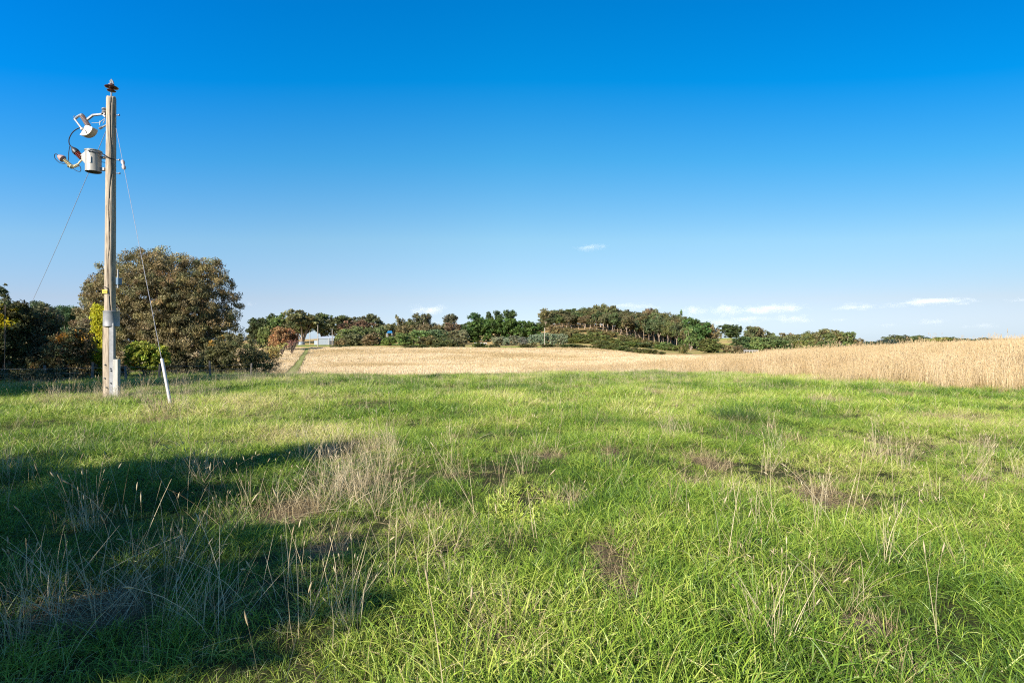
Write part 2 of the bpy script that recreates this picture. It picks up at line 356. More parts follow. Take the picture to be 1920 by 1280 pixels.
# ================================================================== foliage builder
rng = np.random.default_rng(7)
def leaf_quads(pos, L, W, rng, droop=0., flat=0.):
    n = len(pos); d = rng.normal(size=(n, 3)); d[:, 2] -= droop; d /= np.linalg.norm(d, axis=1)[:, None]
    r = rng.normal(size=(n, 3)); r[:, 2] += flat * 3; w = np.cross(d, r); w /= np.linalg.norm(w, axis=1)[:, None] + 1e-9
    Ls = L * rng.uniform(.6, 1.4, n)[:, None]; Ws = W * rng.uniform(.6, 1.4, n)[:, None]
    a = pos - d * Ls * .5; c = pos + d * Ls * .5; m = pos - d * Ls * .08
    V = np.stack([a, m + w * Ws * .5, c, m - w * Ws * .5], 1).reshape(-1, 3)
    return V, np.arange(n * 4).reshape(n, 4)
def foliage(name, envs, nclump, cr, lpc, L, W, seed, droop=.3, flat=0, spread=(.70, 1.0), squash=.75, var=.25, hue=.085, low=-1., accents=None, fill=0.25):
    rg = np.random.default_rng(seed); E = np.array(envs, float)
    wt = (E[:, 3] * E[:, 4] * E[:, 5]) ** (2 / 3); wt /= wt.sum()
    ei = rg.choice(len(E), nclump * 3, p=wt); dr = rg.normal(size=(nclump * 3, 3)); dr /= np.linalg.norm(dr, axis=1)[:, None]
    keep = (dr[:, 2] > low) | (rg.random(len(dr)) < .15); ei = ei[keep][:nclump]; dr = dr[keep][:nclump]
    rad = np.where(rg.random(len(ei)) < fill, rg.uniform(.2, spread[0], len(ei)), rg.uniform(*spread, len(ei)))
    cc = E[ei, :3] + dr * E[ei, 3:6] * rad[:, None]
    cs = cr * rg.uniform(.55, 1.45, len(cc))
    ld = rg.normal(size=(len(cc), lpc, 3)); ld /= np.linalg.norm(ld, axis=2)[:, :, None]
    lp = cc[:, None, :] + ld * (rg.random((len(cc), lpc, 1)) ** .45) * cs[:, None, None] * np.array((1, 1, squash))
    lp = lp.reshape(-1, 3); V, Fc = leaf_quads(lp, L, W, rg, droop, flat)
    ct = np.clip(rg.normal(1, var, len(cc)), .4, 1.8)[:, None] * (1 + rg.normal(0, hue, (len(cc), 3)) * np.array((1, .35, .6)))
    if accents:
        for (ax, ay, az, ar, colr, pr) in accents:
            m = (np.linalg.norm((cc - np.array((ax, ay, az))), axis=1) < ar) & (rg.random(len(cc)) < pr); ct[m] = np.array(colr) * rg.uniform(.8, 1.2, (m.sum(), 1))
    T = np.repeat(ct, lpc, 0) * rg.uniform(.75, 1.25, (len(lp), 1)); T = np.repeat(T, 4, 0)
    m = mesh_np(name, V, Fc, False, {'tint': np.clip(T, 0.02, 12)}); m.materials.append(LEAF); return m, cc
def branches(name, base, targets, r0, seed, n=7, mt=None, sag=.15, split=.35, wob=.06):
    rg = np.random.default_rng(seed); b = MB(); base = np.array(base, float)
    for q in targets:
        q = np.array(q, float); d = q - base; mid = base + d * split; mid[:2] = base[:2] + d[:2] * split * .45
        pts = []; L = np.linalg.norm(d)
        for s in np.linspace(0, 1, 7):
            p = (1 - s) ** 2 * base + 2 * s * (1 - s) * mid + s * s * q
            if 0 < s: p = p + rg.normal(0, wob * .12 * L, 3) * s
            pts.append(p)
        b.tube(pts, [r0 * (1 - .85 * s) + .004 for s in np.linspace(0, 1, 7)], n, True)
    return b.mesh(name, True, mt or BARK)

def near_tree(name, base, envs, lab, cat, color, nclump, cr, lpc, L, W, seed, ntrunk=6, r0=.12, group=None, trunkmat=None, cname='crown', tcol=None, **kw):
    """envs given relative to base"""
    t = empty(name, tuple(base)); tag(t, lab, cat, group)
    fm, cc = foliage(cname, envs, nclump, cr, lpc, L, W, seed, **kw); f = link(cname, fm, t); f.color = (*[c * 1.45 for c in color], 1)
    if ntrunk:
        rg = np.random.default_rng(seed + 5); k = rg.choice(len(cc), ntrunk, replace=False)
        link('trunk', branches('trunk', (0, 0, -.2), cc[k], r0, seed, mt=trunkmat), t)
    return t
def env_px(base, d, lst, ydep=.9):
    """(u,v,ru,rv[,dy]) -> ellipsoids relative to base"""
    o = []
    for e in lst:
        u, v, ru, rv = e[:4]; dy = e[4] if len(e) > 4 else 0
        c = P(u, v, d) - base; o.append((c[0], c[1] + dy, c[2], ru / F * d, ru / F * d * ydep, rv / F * d))
    return o

# ------------------------------------------------------------------ left boundary trees and shrubs
def T(name, u, d, lst, lab, cat, color, ncl, cr, lpc, L, W, seed, **kw):
    base = gp(u, d); return near_tree(name, base, env_px(base, d, lst, kw.pop('ydep', .9)), lab, cat, color, ncl, cr, lpc, L, W, seed, **kw)
T('gum_tree', 300, 34, [(275,562,98,92),(300,530,88,62),(330,575,95,98),(385,572,62,80),(398,505,26,20),(190,570,34,62),(240,620,70,62,-1),(330,640,80,52,-.5),(410,622,45,52),(178,540,20,30)],
  'big broad brown-green gum tree with dome crown right behind the power pole', 'tree', (.150,.128,.058), 2300, .29, 92, .13, .04, 21, ntrunk=16, r0=.17, droop=1.2, spread=(.72,1.02), var=.3, hue=.1, fill=.22)
T('leafy_shrub', 445, 31, [(440,662,52,38),(405,672,34,30),(475,682,32,26,.5)], 'dark shrub with orange flower tips under the right side of the big gum', 'shrub', (.085,.085,.035), 330, .22, 70, .11, .045, 22, ntrunk=7, r0=.05,
  accents=[(-1.1,0,2.1,.75,(4.5,2.9,1.8),.3)], droop=.4)
T('leafy_shrub', 495, 37, [(495,680,36,22),(470,688,24,18),(515,690,22,14)], 'sparse brown twiggy shrub at the right end of the shaded boundary', 'shrub', (.15,.10,.045), 130, .2, 26, .09, .03, 23, ntrunk=34, r0=.02, droop=0, fill=.5)
T('lime_shrub', 275, 27.5, [(275,668,40,28),(262,655,24,16),(300,672,20,20)], 'rounded lime-green shrub beside the stay wire', 'shrub', (.19,.215,.03), 230, .15, 62, .085, .06, 24, ntrunk=6, r0=.03,
  accents=[(-.7,0,.75,.3,(4,1.2,.5),.3)], droop=.2)
T('golden_conifer', 188, 27, [(188,640,14,72),(184,600,11,32),(194,606,10,34),(187,668,15,36)], 'narrow golden-green conifer just left of the power pole', 'conifer', (.34,.33,.022), 280, .14, 90, .10, .035, 25, ntrunk=1, r0=.08, droop=-1.4, var=.12, hue=.05)
T('yellow_leaved_tree', 8, 25, [(5,640,42,75),(20,610,34,50),(-35,640,40,80),(2,592,22,26)], 'dark tree with yellow autumn leaves cut by the left edge of the photo', 'tree', (.075,.08,.03), 420, .25, 75, .12, .06, 26, ntrunk=7, r0=.09,
  accents=[(-.1,0,2.9,.75,(5,3.8,.5),.4),(.2,-.6,2.45,.5,(6,4.6,.5),.4),(-.5,-.8,1.9,.5,(5,4,.5),.35)])
T('sapling', 8, 23.5, [(6,545,12,16),(10,560,7,14)], 'thin leafy sapling tip rising above the yellow-leaved tree', 'tree', (.07,.09,.04), 26, .09, 16, .14, .05, 27, ntrunk=3, r0=.009, fill=.6)
T('hedge_shrub', 70, 26, [(65,650,44,56),(75,610,30,40),(95,680,40,40),(40,680,45,40)], 'tall dark-leaved shrub between the yellow-leaved tree and the orange-tipped shrub', 'shrub', (.085,.085,.045), 520, .24, 80, .12, .055, 28, ntrunk=8, r0=.06, var=.35, hue=.2)
T('hedge_shrub', 128, 25.5, [(125,668,40,42),(145,650,26,34),(108,690,36,30),(150,700,26,28)], 'shrub with bright orange leaf tips left of the golden conifer', 'shrub', (.10,.085,.038), 430, .22, 80, .11, .05, 29, ntrunk=8, r0=.05,
  accents=[(-.1,0,2.0,.6,(4.2,2.5,.9),.4),(.45,0,1.8,.45,(3.6,2.5,1.1),.35)], var=.35, hue=.2)
T('hedge_shrub', 165, 28, [(165,650,22,52),(160,700,30,26),(205,700,26,24)], 'grey-brown shrub filling the gap beside the golden conifer', 'shrub', (.10,.088,.05), 280, .22, 70, .11, .05, 30, ntrunk=6, r0=.05, var=.3)
T('hedge_shrub', 30, 24, [(20,715,70,24),(90,715,60,22)], 'low shaded shrub at the foot of the left trees', 'shrub', (.06,.065,.03), 240, .2, 70, .1, .05, 31, ntrunk=6, r0=.04)
T('pine_tree', 128, 46, [(128,592,26,18),(108,588,14,14),(118,620,26,20),(140,600,14,18)], 'dark round-topped pine behind the orange-tipped shrub', 'pine tree', (.04,.075,.028), 300, .3, 70, .22, .04, 32, ntrunk=6, r0=.14, droop=-.6)
T('pine_tree', 78, 40, [(75,590,30,22),(95,600,20,20),(62,610,30,26)], 'dark spreading tree behind the tall dark-leaved shrub', 'pine tree', (.05,.075,.035), 300, .3, 70, .2, .05, 33, ntrunk=6, r0=.14)
T('pine_tree', 158, 52, [(158,600,16,16),(160,625,18,20)], 'small dark pine just left of the big gum crown', 'pine tree', (.04,.07,.03), 160, .3, 60, .22, .05, 34, ntrunk=4, r0=.12)
T('hedge_shrub', 350, 33.5, [(340,690,60,24),(290,698,40,14),(410,698,40,16),(240,695,30,22)], 'low dark undergrowth beneath the big gum', 'shrub', (.06,.06,.032), 300, .25, 70, .12, .05, 35, ntrunk=6, r0=.04)

# trees outside the frame to the left and behind: their shade lies on the pasture
ca, sa = math.cos(R(SUN_AZ)), math.sin(R(SUN_AZ))
def ps(p, s): return p * ca + s * sa, -p * sa + s * ca
def ptree(p0, s0, profile, lab, seed, zlow=.8, dep=1.6, ncl=420, cr=.42):
    """profile: list of (p, crown top, half width)"""
    x, y = ps(p0, s0); base = np.array((x, y, float(Z(x, y)))); E = []
    for p, zt_, r in profile:
        dx, dy = (p - p0) * ca, -(p - p0) * sa; z = zt_ - cr * .6; k = 0
        while z - r * .8 > zlow - .6 and k < 8: E.append((dx, dy, z - r * .8, r, r * dep / 1.6, r * .8)); z -= r * 1.0; k += 1
    near_tree('shade_tree', base, E, lab, 'tree', (.10,.13,.045), ncl, cr, 55, .24, .15, seed, ntrunk=9, r0=.2, fill=.35)
ptree(-6.8, -9, [(-7.3,7.0,1.2),(-6.1,6.3,1.1),(-8.7,6.0,1.3),(-4.9,6.1,1.0),(-3.9,6.1,.9),(-10.2,5.1,1.4),(-11.6,4.7,1.4),(-3.1,5.9,.8)], 'dense tree behind the camera shading the lower left grass', 60, ncl=600, cr=.46)
ptree(-22.6, -12, [(-22.5,10.2,1.2),(-24,11.8,1.6)], 'smallest tree of the row outside the left edge', 61, cr=.6)
ptree(-26.5, -12, [(-25.2,13.6,1.9),(-28,13.6,2.4)], 'tallest tree of the row outside the left edge', 62, cr=.6)
ptree(-33, -12, [(-31,11.0,2.4),(-34,10.6,2.6)], 'third tree of the row outside the left edge', 63, cr=.6)
ptree(-40, -12, [(-38,10.4,2.6),(-41,10.2,2.8)], 'farthest tree of the row outside the left edge', 64, cr=.6)

# ================================================================== distant trees: prototypes scaled to photographed size
def proto(kind, seed):
    """unit tree: height 1 (z 0..1), width ~1 (x,y -.5..0.5)"""
    rg = np.random.default_rng(seed)
    if kind == 'gum':
        envs = [(rg.uniform(-.26,.26), rg.uniform(-.22,.22), rg.uniform(.30,.86), rg.uniform(.14,.24), rg.uniform(.14,.24), rg.uniform(.08,.14)) for _ in range(15)] + [(0,0,.6,.34,.32,.24)]
        fm, cc = foliage('crown', envs, 210, .065, 34, .06, .026, seed, droop=.6, var=.3, squash=.7); k = rg.choice(len(cc), 9, replace=False)
        tm = branches('trunk', (0,0,-.03), cc[k], .014, seed, 5, PALEBARK)
    elif kind == 'round':
        envs = [(rg.uniform(-.24,.24), rg.uniform(-.22,.22), rg.uniform(.2,.72), rg.uniform(.2,.3), rg.uniform(.2,.3), rg.uniform(.14,.26)) for _ in range(10)] + [(0,0,.36,.42,.42,.36)]
        fm, cc = foliage('crown', envs, 250, .08, 34, .055, .034, seed, droop=.1, var=.28); k = rg.choice(len(cc), 6, replace=False)
        tm = branches('trunk', (0,0,-.03), cc[k], .02, seed, 5)
    elif kind == 'pine':
        envs = [(rg.uniform(-.2,.2), rg.uniform(-.2,.2), z, .28, .28, .09) for z in (.3,.4,.5,.6,.7,.8,.87)] + [(0,0,.5,.34,.34,.34)]
        fm, cc = foliage('crown', envs, 240, .07, 36, .06, .022, seed, droop=-.5, var=.22, hue=.07); k = rg.choice(len(cc), 7, replace=False)
        tm = branches('trunk', (0,0,-.03), cc[k], .02, seed, 5)
    elif kind == 'plantation':
        envs = [(rg.uniform(-.2,.2), rg.uniform(-.2,.2), rg.uniform(.48,.9), rg.uniform(.16,.27), rg.uniform(.16,.27), rg.uniform(.08,.14)) for _ in range(9)] + [(0,0,.68,.3,.3,.24)]
        fm, cc = foliage('crown', envs, 140, .07, 30, .06, .026, seed, droop=.6, var=.3); k = np.argsort(-cc[:, 2])[rg.choice(60, 5, replace=False)]
        b = MB(); top = .8; pts = [(rg.normal(0,.012)*i, rg.normal(0,.012)*i, -.03 + i * top / 5) for i in range(6)]
        b.tube(pts, [.019 - .0024 * i for i in range(6)], 5)
        for q in k: b.tube([pts[2 if rg.random() < .5 else 3], (np.array(pts[3]) + cc[q]) / 2 + (0,0,-.02), cc[q]], [.013,.009,.004], 4)
        tm = b.mesh('trunk', True, PALEBARK)
    elif kind == 'understorey':
        envs = [(rg.uniform(-.2,.2), rg.uniform(-.2,.2), rg.uniform(.25,.9), rg.uniform(.18,.28), rg.uniform(.18,.28), rg.uniform(.08,.14)) for _ in range(10)] + [(0,0,.5,.34,.34,.4)]
        fm, cc = foliage('crown', envs, 150, .08, 30, .06, .03, seed, droop=.5, var=.25); k = rg.choice(len(cc), 5, replace=False)
        tm = branches('trunk', (0,0,-.03), cc[k], .02, seed, 5, PALEBARK)
    elif kind == 'bush':
        envs = [(rg.uniform(-.3,.3), rg.uniform(-.3,.3), rg.uniform(.2,.62), rg.uniform(.14,.24), rg.uniform(.14,.24), rg.uniform(.22,.36)) for _ in range(9)] + [(0,0,.3,.42,.42,.45)]
        fm, cc = foliage('crown', envs, 120, .085, 26, .07, .04, seed, droop=0, var=.22, squash=1.2); tm = None
    elif kind == 'bare':
        envs = [(rg.uniform(-.25,.25), rg.uniform(-.25,.25), rg.uniform(.45,.85), .2, .2, .15) for _ in range(6)]
        fm, cc = foliage('crown', envs, 60, .06, 10, .05, .02, seed, droop=0, fill=.4); tm = branches('trunk', (0,0,-.03), cc[:26], .016, seed, 4)
    co = np.empty(len(fm.vertices) * 3, np.float32); fm.vertices.foreach_get('co', co); co = co.reshape(-1, 3)
    lo, hi = np.percentile(co[:, :2], 1.5, 0), np.percentile(co[:, :2], 98.5, 0); zt_ = np.percentile(co[:, 2], 99.6); mid = (lo + hi) / 2; k_ = 1 / (hi - lo)
    for mm in (fm, tm):
        if mm is None: continue
        c_ = np.empty(len(mm.vertices) * 3, np.float32); mm.vertices.foreach_get('co', c_); c_ = c_.reshape(-1, 3)
        c_[:, :2] = (c_[:, :2] - (mid if mm is fm else mid * np.clip(c_[:, 2:3], 0, 1))) * k_; c_[:, 2] /= zt_
        mm.vertices.foreach_set('co', c_.ravel()); mm.update()
    return fm, tm
PROTO = {k: [proto(k, 100 + 10 * j + s) for s in range(n)] for j, (k, n) in enumerate((('gum',4),('round',4),('pine',3),('plantation',6),('understorey',4),('bush',4),('bare',2)))}
cnt = 0
def far(name, kind, u1, u2, vt, d, color, lab, cat, group=None, vb=None, base=None):
    """a tree spanning photo columns u1..u2 with its top at row vt, standing on the ground at depth d"""
    global cnt; cnt += 1
    uc = (u1 + u2) / 2; b = gp(uc, d) if base is None else base; top = CAMZ - (vt - 640) / F * d; h = max(top - b[2], .4); w = (u2 - u1) / F * d
    fm, tm = PROTO[kind][cnt % len(PROTO[kind])]; rg = random.Random(cnt * 7 + 1)
    a = rg.uniform(0, 6.28); cl = [max(0, c * 1.42 * rg.uniform(.88, 1.12)) for c in color]
    if tm is None:
        o = link(name, fm); o.location = b; o.scale = (w, w * .9, h); o.rotation_euler = (0, 0, a); o.color = (*cl, 1); return tag(o, lab, cat, group)
    t = empty(name, tuple(b)); t.scale = (w, w * .9, h); t.rotation_euler = (0, 0, a); tag(t, lab, cat, group)
    c = link('crown', fm, t); c.color = (*cl, 1); link('trunk', tm, t); return t
DG, GG, OL, RB, SV, OR = (.042,.066,.022), (.085,.098,.032), (.12,.118,.045), (.125,.102,.052), (.16,.175,.115), (.22,.14,.055)
BR = (.12,.15,.035)
G1 = 'trees around the distant grey shed'
far('round_tree','pine',463,495,596,245,DG,'dark green round tree peeping out right beside the big gum crown','tree',G1)
far('round_tree','round',489,547,588,255,GG,'broad olive-green tree above the orange autumn tree','tree',G1)
far('leafy_tree','round',485,510,611,225,BR,'small bright green tree below the dark round one','tree',G1)
far('gum_tree','gum',540,594,582,250,(.12,.11,.05),'tall brown-green gum left of the grey shed','gum tree',G1)
far('gum_tree','gum',586,622,588,262,(.08,.105,.035),'brighter green gum rising behind the grey shed','gum tree',G1)
far('gum_tree','gum',606,656,592,258,(.07,.09,.035),'dense green gum over the right end of the grey shed','gum tree',G1)
far('gum_tree','gum',640,660,602,280,DG,'slim dark gum right of the shed trees','gum tree',G1)
far('autumn_tree','round',507,540,613,185,OR,'rust orange autumn tree left of the grey shed','autumn tree')
far('autumn_tree','round',533,558,617,190,(.20,.11,.045),'browner autumn tree right beside the rust orange one','autumn tree')
far('bare_shrub','bare',536,560,636,160,(.20,.12,.07),'bare brown shrub at the top end of the grassy track','shrub')
far('bare_shrub','bare',518,540,642,150,(.32,.26,.08),'yellowish bare shrub beside the top of the grassy track','shrub')
far('bare_shrub','bush',494,524,646,120,(.28,.26,.08),'yellow-green low shrub left of the track','shrub')
G2 = 'wattles and gums between the shed and the dark hedge'
far('gum_tree','gum',660,695,594,270,(.10,.10,.05),'grey-green gum crown behind the reddish bushes','gum tree',G2)
far('gum_tree','gum',686,718,589,268,(.09,.10,.045),'tallest gum above the wattles right of the shed','gum tree',G2)
far('reddish_tree','round',640,700,602,256,RB,'reddish brown bushy tree above the wattles right of the shed','tree',G2)
far('wattle_bush','round',631,664,617,226,(.115,.14,.05),'bright green wattle touching the shed wall','bush',G2)
far('wattle_bush','round',655,694,612,232,OL,'olive wattle second to the right of the shed','bush',G2)
far('wattle_bush','round',686,723,612,236,(.11,.13,.055),'round wattle left of the blue roof','bush',G2)
far('wattle_bush','bush',628,650,634,214,(.19,.13,.06),'low brown bush in front of the shed corner','bush',G2)
far('reddish_tree','round',712,742,608,262,RB,'small reddish tree behind the blue roof','tree',G2)
far('wattle_bush','round',718,744,631,222,(.10,.13,.04),'green bush just below the blue roof','bush',G2)
far('wattle_bush','round',742,776,624,216,(.12,.15,.045),'dark green round bush right of the blue roof','bush',G2)
far('gum_tree','gum',742,762,592,272,(.09,.10,.045),'left one of the three gums under the puffy cloud','gum tree',G2)
far('gum_tree','gum',756,782,598,270,(.09,.10,.045),'middle one of the three gums under the puffy cloud','gum tree',G2)
far('gum_tree','gum',776,806,588,268,(.09,.10,.05),'right one of the three gums under the puffy cloud','gum tree',G2)
far('gum_tree','gum',830,856,589,275,(.08,.095,.05),'lone gum crown left of the dark hedge','gum tree',G2)
far('reddish_tree','round',742,775,610,258,RB,'reddish bush under the left cloud gum','tree',G2)
far('reddish_tree','round',784,812,608,257,(.12,.10,.048),'reddish bush between the cloud gums','tree',G2)
far('reddish_tree','round',806,838,609,256,(.135,.102,.05),'rusty bush left of the lone gum crown','tree',G2)
far('reddish_tree','round',834,862,606,255,(.12,.10,.048),'brown bush under the lone gum crown','tree',G2)
far('wattle_bush','round',772,812,619,240,(.15,.18,.07),'pale green wattle in the middle of the bush line','bush',G2)
far('wattle_bush','round',800,838,618,242,(.11,.14,.06),'mid green wattle right of the pale one','bush',G2)
far('wattle_bush','round',826,862,621,243,OL,'olive wattle under the brown bush','bush',G2)
far('wattle_bush','round',848,880,618,244,(.15,.17,.09),'greyish wattle against the left end of the dark hedge','bush',G2)
far('wattle_bush','bush',832,870,632,228,(.17,.15,.09),'low brown-grey bush before the left end of the dark hedge','bush',G2)
for i, (u1, u2, vt, kd, c, lab) in enumerate([(556,584,604,'gum',GG,'dark low tree behind the water tank'),(636,664,607,'round',GG,'green filler tree right behind the tall shed gums'),(700,728,606,'round',OL,'olive tree between the shed gums and the blue roof'),(726,754,606,'round',GG,'dark tree directly behind the blue roof'),
        (764,790,604,'round',OL,'olive tree under the middle cloud gum'),(796,826,607,'round',GG,'dark green tree right of the cloud gums'),(818,846,608,'round',OL,'olive tree left behind the lone gum crown'),(852,884,606,'round',DG,'dark tree closing the gap to the cypress hedge'),(640,676,622,'bush',OL,'olive bush before the wattle by the shed'),(676,712,624,'bush',(.13,.13,.06),'brown-green bush in the middle of the wattles'),
        (784,822,630,'bush',OL,'low olive bush before the pale green wattle'),(808,846,632,'bush',(.13,.14,.06),'low grey-green bush before the olive wattle'),(470,512,604,'round',OL,'olive tree behind the small bright green one')]):
    far('background_tree' if kd != 'bush' else 'wattle_bush', kd, u1, u2, vt, 278 if kd != 'bush' else 222, c, lab, 'tree' if kd != 'bush' else 'bush', G2)
# big clipped dark hedge and pines behind
hb = gp(945, 262)
t = empty('cypress_hedge', tuple(hb)); tag(t, 'long dark green cypress hedge with slanting strands in the middle distance', 'hedge')
fm, cc = foliage('foliage', env_px(hb, 262, [(885,622,18,22),(905,618,24,22),(930,618,24,22),(955,620,24,22),(980,620,24,20),(1000,624,20,18),(945,612,30,14),(915,612,25,13),(985,618,28,16)], .8), 620, .9, 46, 1.1, .45, 300, droop=-.8, var=.22, hue=.08)
f = link('foliage', fm, t); f.color = (.07,.12,.028,1); link('trunk', branches('trunk', (0,0,-.2), cc[:8], .25, 3, 5), t)
G3 = 'pines behind the dark cypress hedge'
for u1, u2, vt, lab in ((880,910,587,'first pine from the left behind the cypress hedge'),(911,924,585,'narrow second pine behind the cypress hedge'),(925,944,583,'third pine behind the cypress hedge'),(943,971,582,'broadest pine behind the cypress hedge')):
    far('pine_tree','pine',u1,u2,vt,285,DG,lab,'pine tree',G3)
ORD = ['first','second','third','fourth','fifth','sixth','seventh','eighth','ninth','tenth','eleventh','twelfth']
for i, (u1, u2, vt) in enumerate(((922,944,631),(940,958,632),(955,974,629),(970,990,632),(990,1014,627),(1008,1028,624),(1026,1044,625),(1043,1064,626))):
    far('silver_bush','round',u1,u2,vt,228,SV,'%s silver-green bush from the left below the cypress hedge' % ORD[i],'bush','silver-green bushes below the hedge')
LB = [(620,656,646,206),(755,778,647,202),(778,806,645,203),(811,842,642,204),(838,872,641,203),(884,914,642,206),(917,938,644,207),(974,1005,645,206),(1015,1047,645,205),(1049,1083,644,204),(1074,1102,646,206)]
for i, (u1, u2, vt, d) in enumerate(LB):
    far('low_bush','bush',u1,u2,vt,d,(.075,.085,.025),'%s low dark bush from the left along the far edge of the dry field' % ORD[i],'bush','low bushes along the far field edge')
for i, (u1, u2, vt, d) in enumerate([(1108,1140,644,205),(1130,1160,645,200),(1150,1182,648,196),(1172,1204,651,190),(1194,1226,653,186),(1214,1244,655,182)]):
    far('low_bush','bush',u1,u2,vt,d,(.08,.095,.025),'%s bush from the left in the row running down to the tall dry grass' % ORD[i],'bush','row of bushes running down to the tall dry grass')
G4 = 'bushes on the slope below the plantation'
sl_ = [(1024,1058,611,268,(.14,.12,.05)),(1048,1086,614,266,(.15,.13,.05)),(1068,1104,624,258,(.13,.14,.045)),(1090,1126,622,262,(.14,.15,.045)),(1112,1150,628,258,(.12,.14,.04)),(1060,1100,633,245,(.12,.14,.035)),(1090,1130,634,243,(.13,.14,.04)),
       (1126,1164,634,250,(.13,.14,.045)),(1150,1186,634,256,(.15,.15,.05)),(1160,1196,640,244,(.12,.14,.04)),(1184,1222,641,246,(.11,.13,.04)),(1140,1172,640,235,(.12,.13,.035)),(1108,1142,638,236,(.12,.14,.04)),(1228,1262,641,245,(.10,.13,.035)),(1144,1160,622,282,(.14,.14,.05)),(1040,1074,620,258,(.14,.13,.05)),(1100,1132,617,280,(.13,.13,.045)),(1126,1156,621,276,(.14,.14,.05)),(1158,1188,627,272,(.13,.14,.045)),(1186,1214,633,266,(.12,.13,.04)),(1082,1112,618,284,(.13,.12,.045)),(1170,1200,636,258,(.12,.14,.04)),(1210,1240,639,256,(.12,.13,.04)),(1246,1276,646,238,(.10,.12,.035))]
for i, (u1, u2, vt, d, c) in enumerate(sl_):
    lab = ['brown-green bush at the left top of the slope by the cypress hedge','second brown-green bush at the slope top, right of the first','bush on the slope under the leftmost plantation trunks','bush on the upper slope right of the hedge','bush in the upper middle of the plantation slope',
           'wide bush low on the slope right of the silver-green bushes','low bush beside the wide one at the slope foot','bush in the middle of the plantation slope','olive bush near the bare orange earth of the slope','bush low in the middle of the slope','rightmost bush of the middle slope','bush at the slope foot above the row of bushes','small bush at the slope foot left of centre','dark bush on the dry grass below the right plantation trunks','single small bush on the orange earth near the trunks','brown bush filling the slope behind the silver-green bushes','bush on the upper slope under the plantation skyline crowns','bush on the upper slope just right of that under the skyline crowns','bush below the middle plantation trunks','bush below the right half of the plantation','upper bush close under the left plantation trunks','bush half way down below the middle trunks','bush at the right foot of the plantation','low bush on the grass left of the small one before the dense tree'][i]
    far('slope_bush','bush',u1,u2,vt,d,c,lab,'bush',G4)
# plantation gums: rows on the hill
rp = random.Random(5)
FL = [(1015,300),(1110,298),(1160,296),(1210,290),(1260,280),(1310,268)]
TOPU = [1010,1040,1080,1110,1140,1165,1185,1210,1235,1260,1290,1320]; TOPV = [584,578,577,576,574,580,585,581,584,590,597,602]
npl = 0
for row in range(4):
    u = 1016 + row * 4
    while u < (1322 if row < 2 else 1290):
        d = np.interp(u, [q[0] for q in FL], [q[1] for q in FL]) + row * 16 + rp.uniform(-5, 5); uu = u + rp.uniform(-2.5, 2.5)
        vt = np.interp(uu, TOPU, TOPV) + rp.uniform(-1, 6) + (3 - row) * rp.uniform(2.5, 6.0)
        w = rp.uniform(17, 25)
        c = rp.choice([(.085,.083,.036),(.075,.085,.033),(.10,.088,.038),(.066,.08,.031)])
        far('plantation_gum','plantation' if row < 2 else 'understorey',uu - w / 2, uu + w / 2, vt, d, c, 'slim pale-trunked gum in the %s, %s of the hilltop plantation' % (('front row','second row','third row','hindmost row')[row], ('left third','middle third','right third')[min(2, int((uu - 1010) / 104))]),'gum tree','gums of the hilltop plantation')
        npl += 1; u += rp.uniform(7, 10.5)
for u1,u2,vt,d,lab in ((1110,1128,571,330,'gum with a crown clump poking highest left of the plantation middle'),(1126,1142,570,332,'highest gum crown of the plantation skyline'),(1140,1156,573,334,'gum crown just right of the highest one'),(1200,1232,578,330,'broad gum crown above the right half of the plantation'),(1222,1240,580,326,'gum crown at the right shoulder of the broad one'),(1012,1034,578,300,'leftmost plantation gum leaning over the cypress hedge')):
    far('plantation_gum','plantation',u1,u2,vt,d,(.12,.11,.05),lab,'gum tree','gums standing out on the plantation skyline')
G5 = 'trees right of the plantation'
far('umbrella_pine','gum',1262,1280,584,330,(.06,.09,.035),'umbrella-shaped tree poking above the right end of the plantation','tree',G5)
far('round_tree','round',1272,1318,597,275,(.045,.07,.02),'large dark green domed tree at the right end of the plantation','tree',G5)
far('round_tree','round',1292,1330,606,262,(.05,.08,.022),'dark green tree right below the domed one','tree',G5)
far('gum_tree','gum',1316,1348,606,262,(.14,.12,.055),'open brownish gum right of the dark domed tree','gum tree',G5)
far('gum_tree','gum',1284,1306,614,252,(.10,.12,.04),'slim gum in front of the dark domed tree','gum tree',G5)
far('round_tree','round',1310,1352,635,225,(.085,.11,.03),'dense low green tree at the end of the bush row','tree',G5)
far('leafy_tree','bush',1272,1290,647,215,(.10,.10,.03),'small bush on the dry grass before the dense low tree','bush',G5)
far('leafy_tree','bush',1352,1372,645,235,(.17,.14,.06),'brownish bush at the foot of the green hill','bush',G5)
far('oak_tree','round',1350,1390,608,362,(.055,.085,.03),'lone rounded tree on top of the small green hill','tree',G5)
far('round_tree','round',1373,1412,631,240,(.055,.08,.03),'dark tree with low crown right of the green hill','tree',G5)
G6 = 'tree belt behind the tall dry grass'
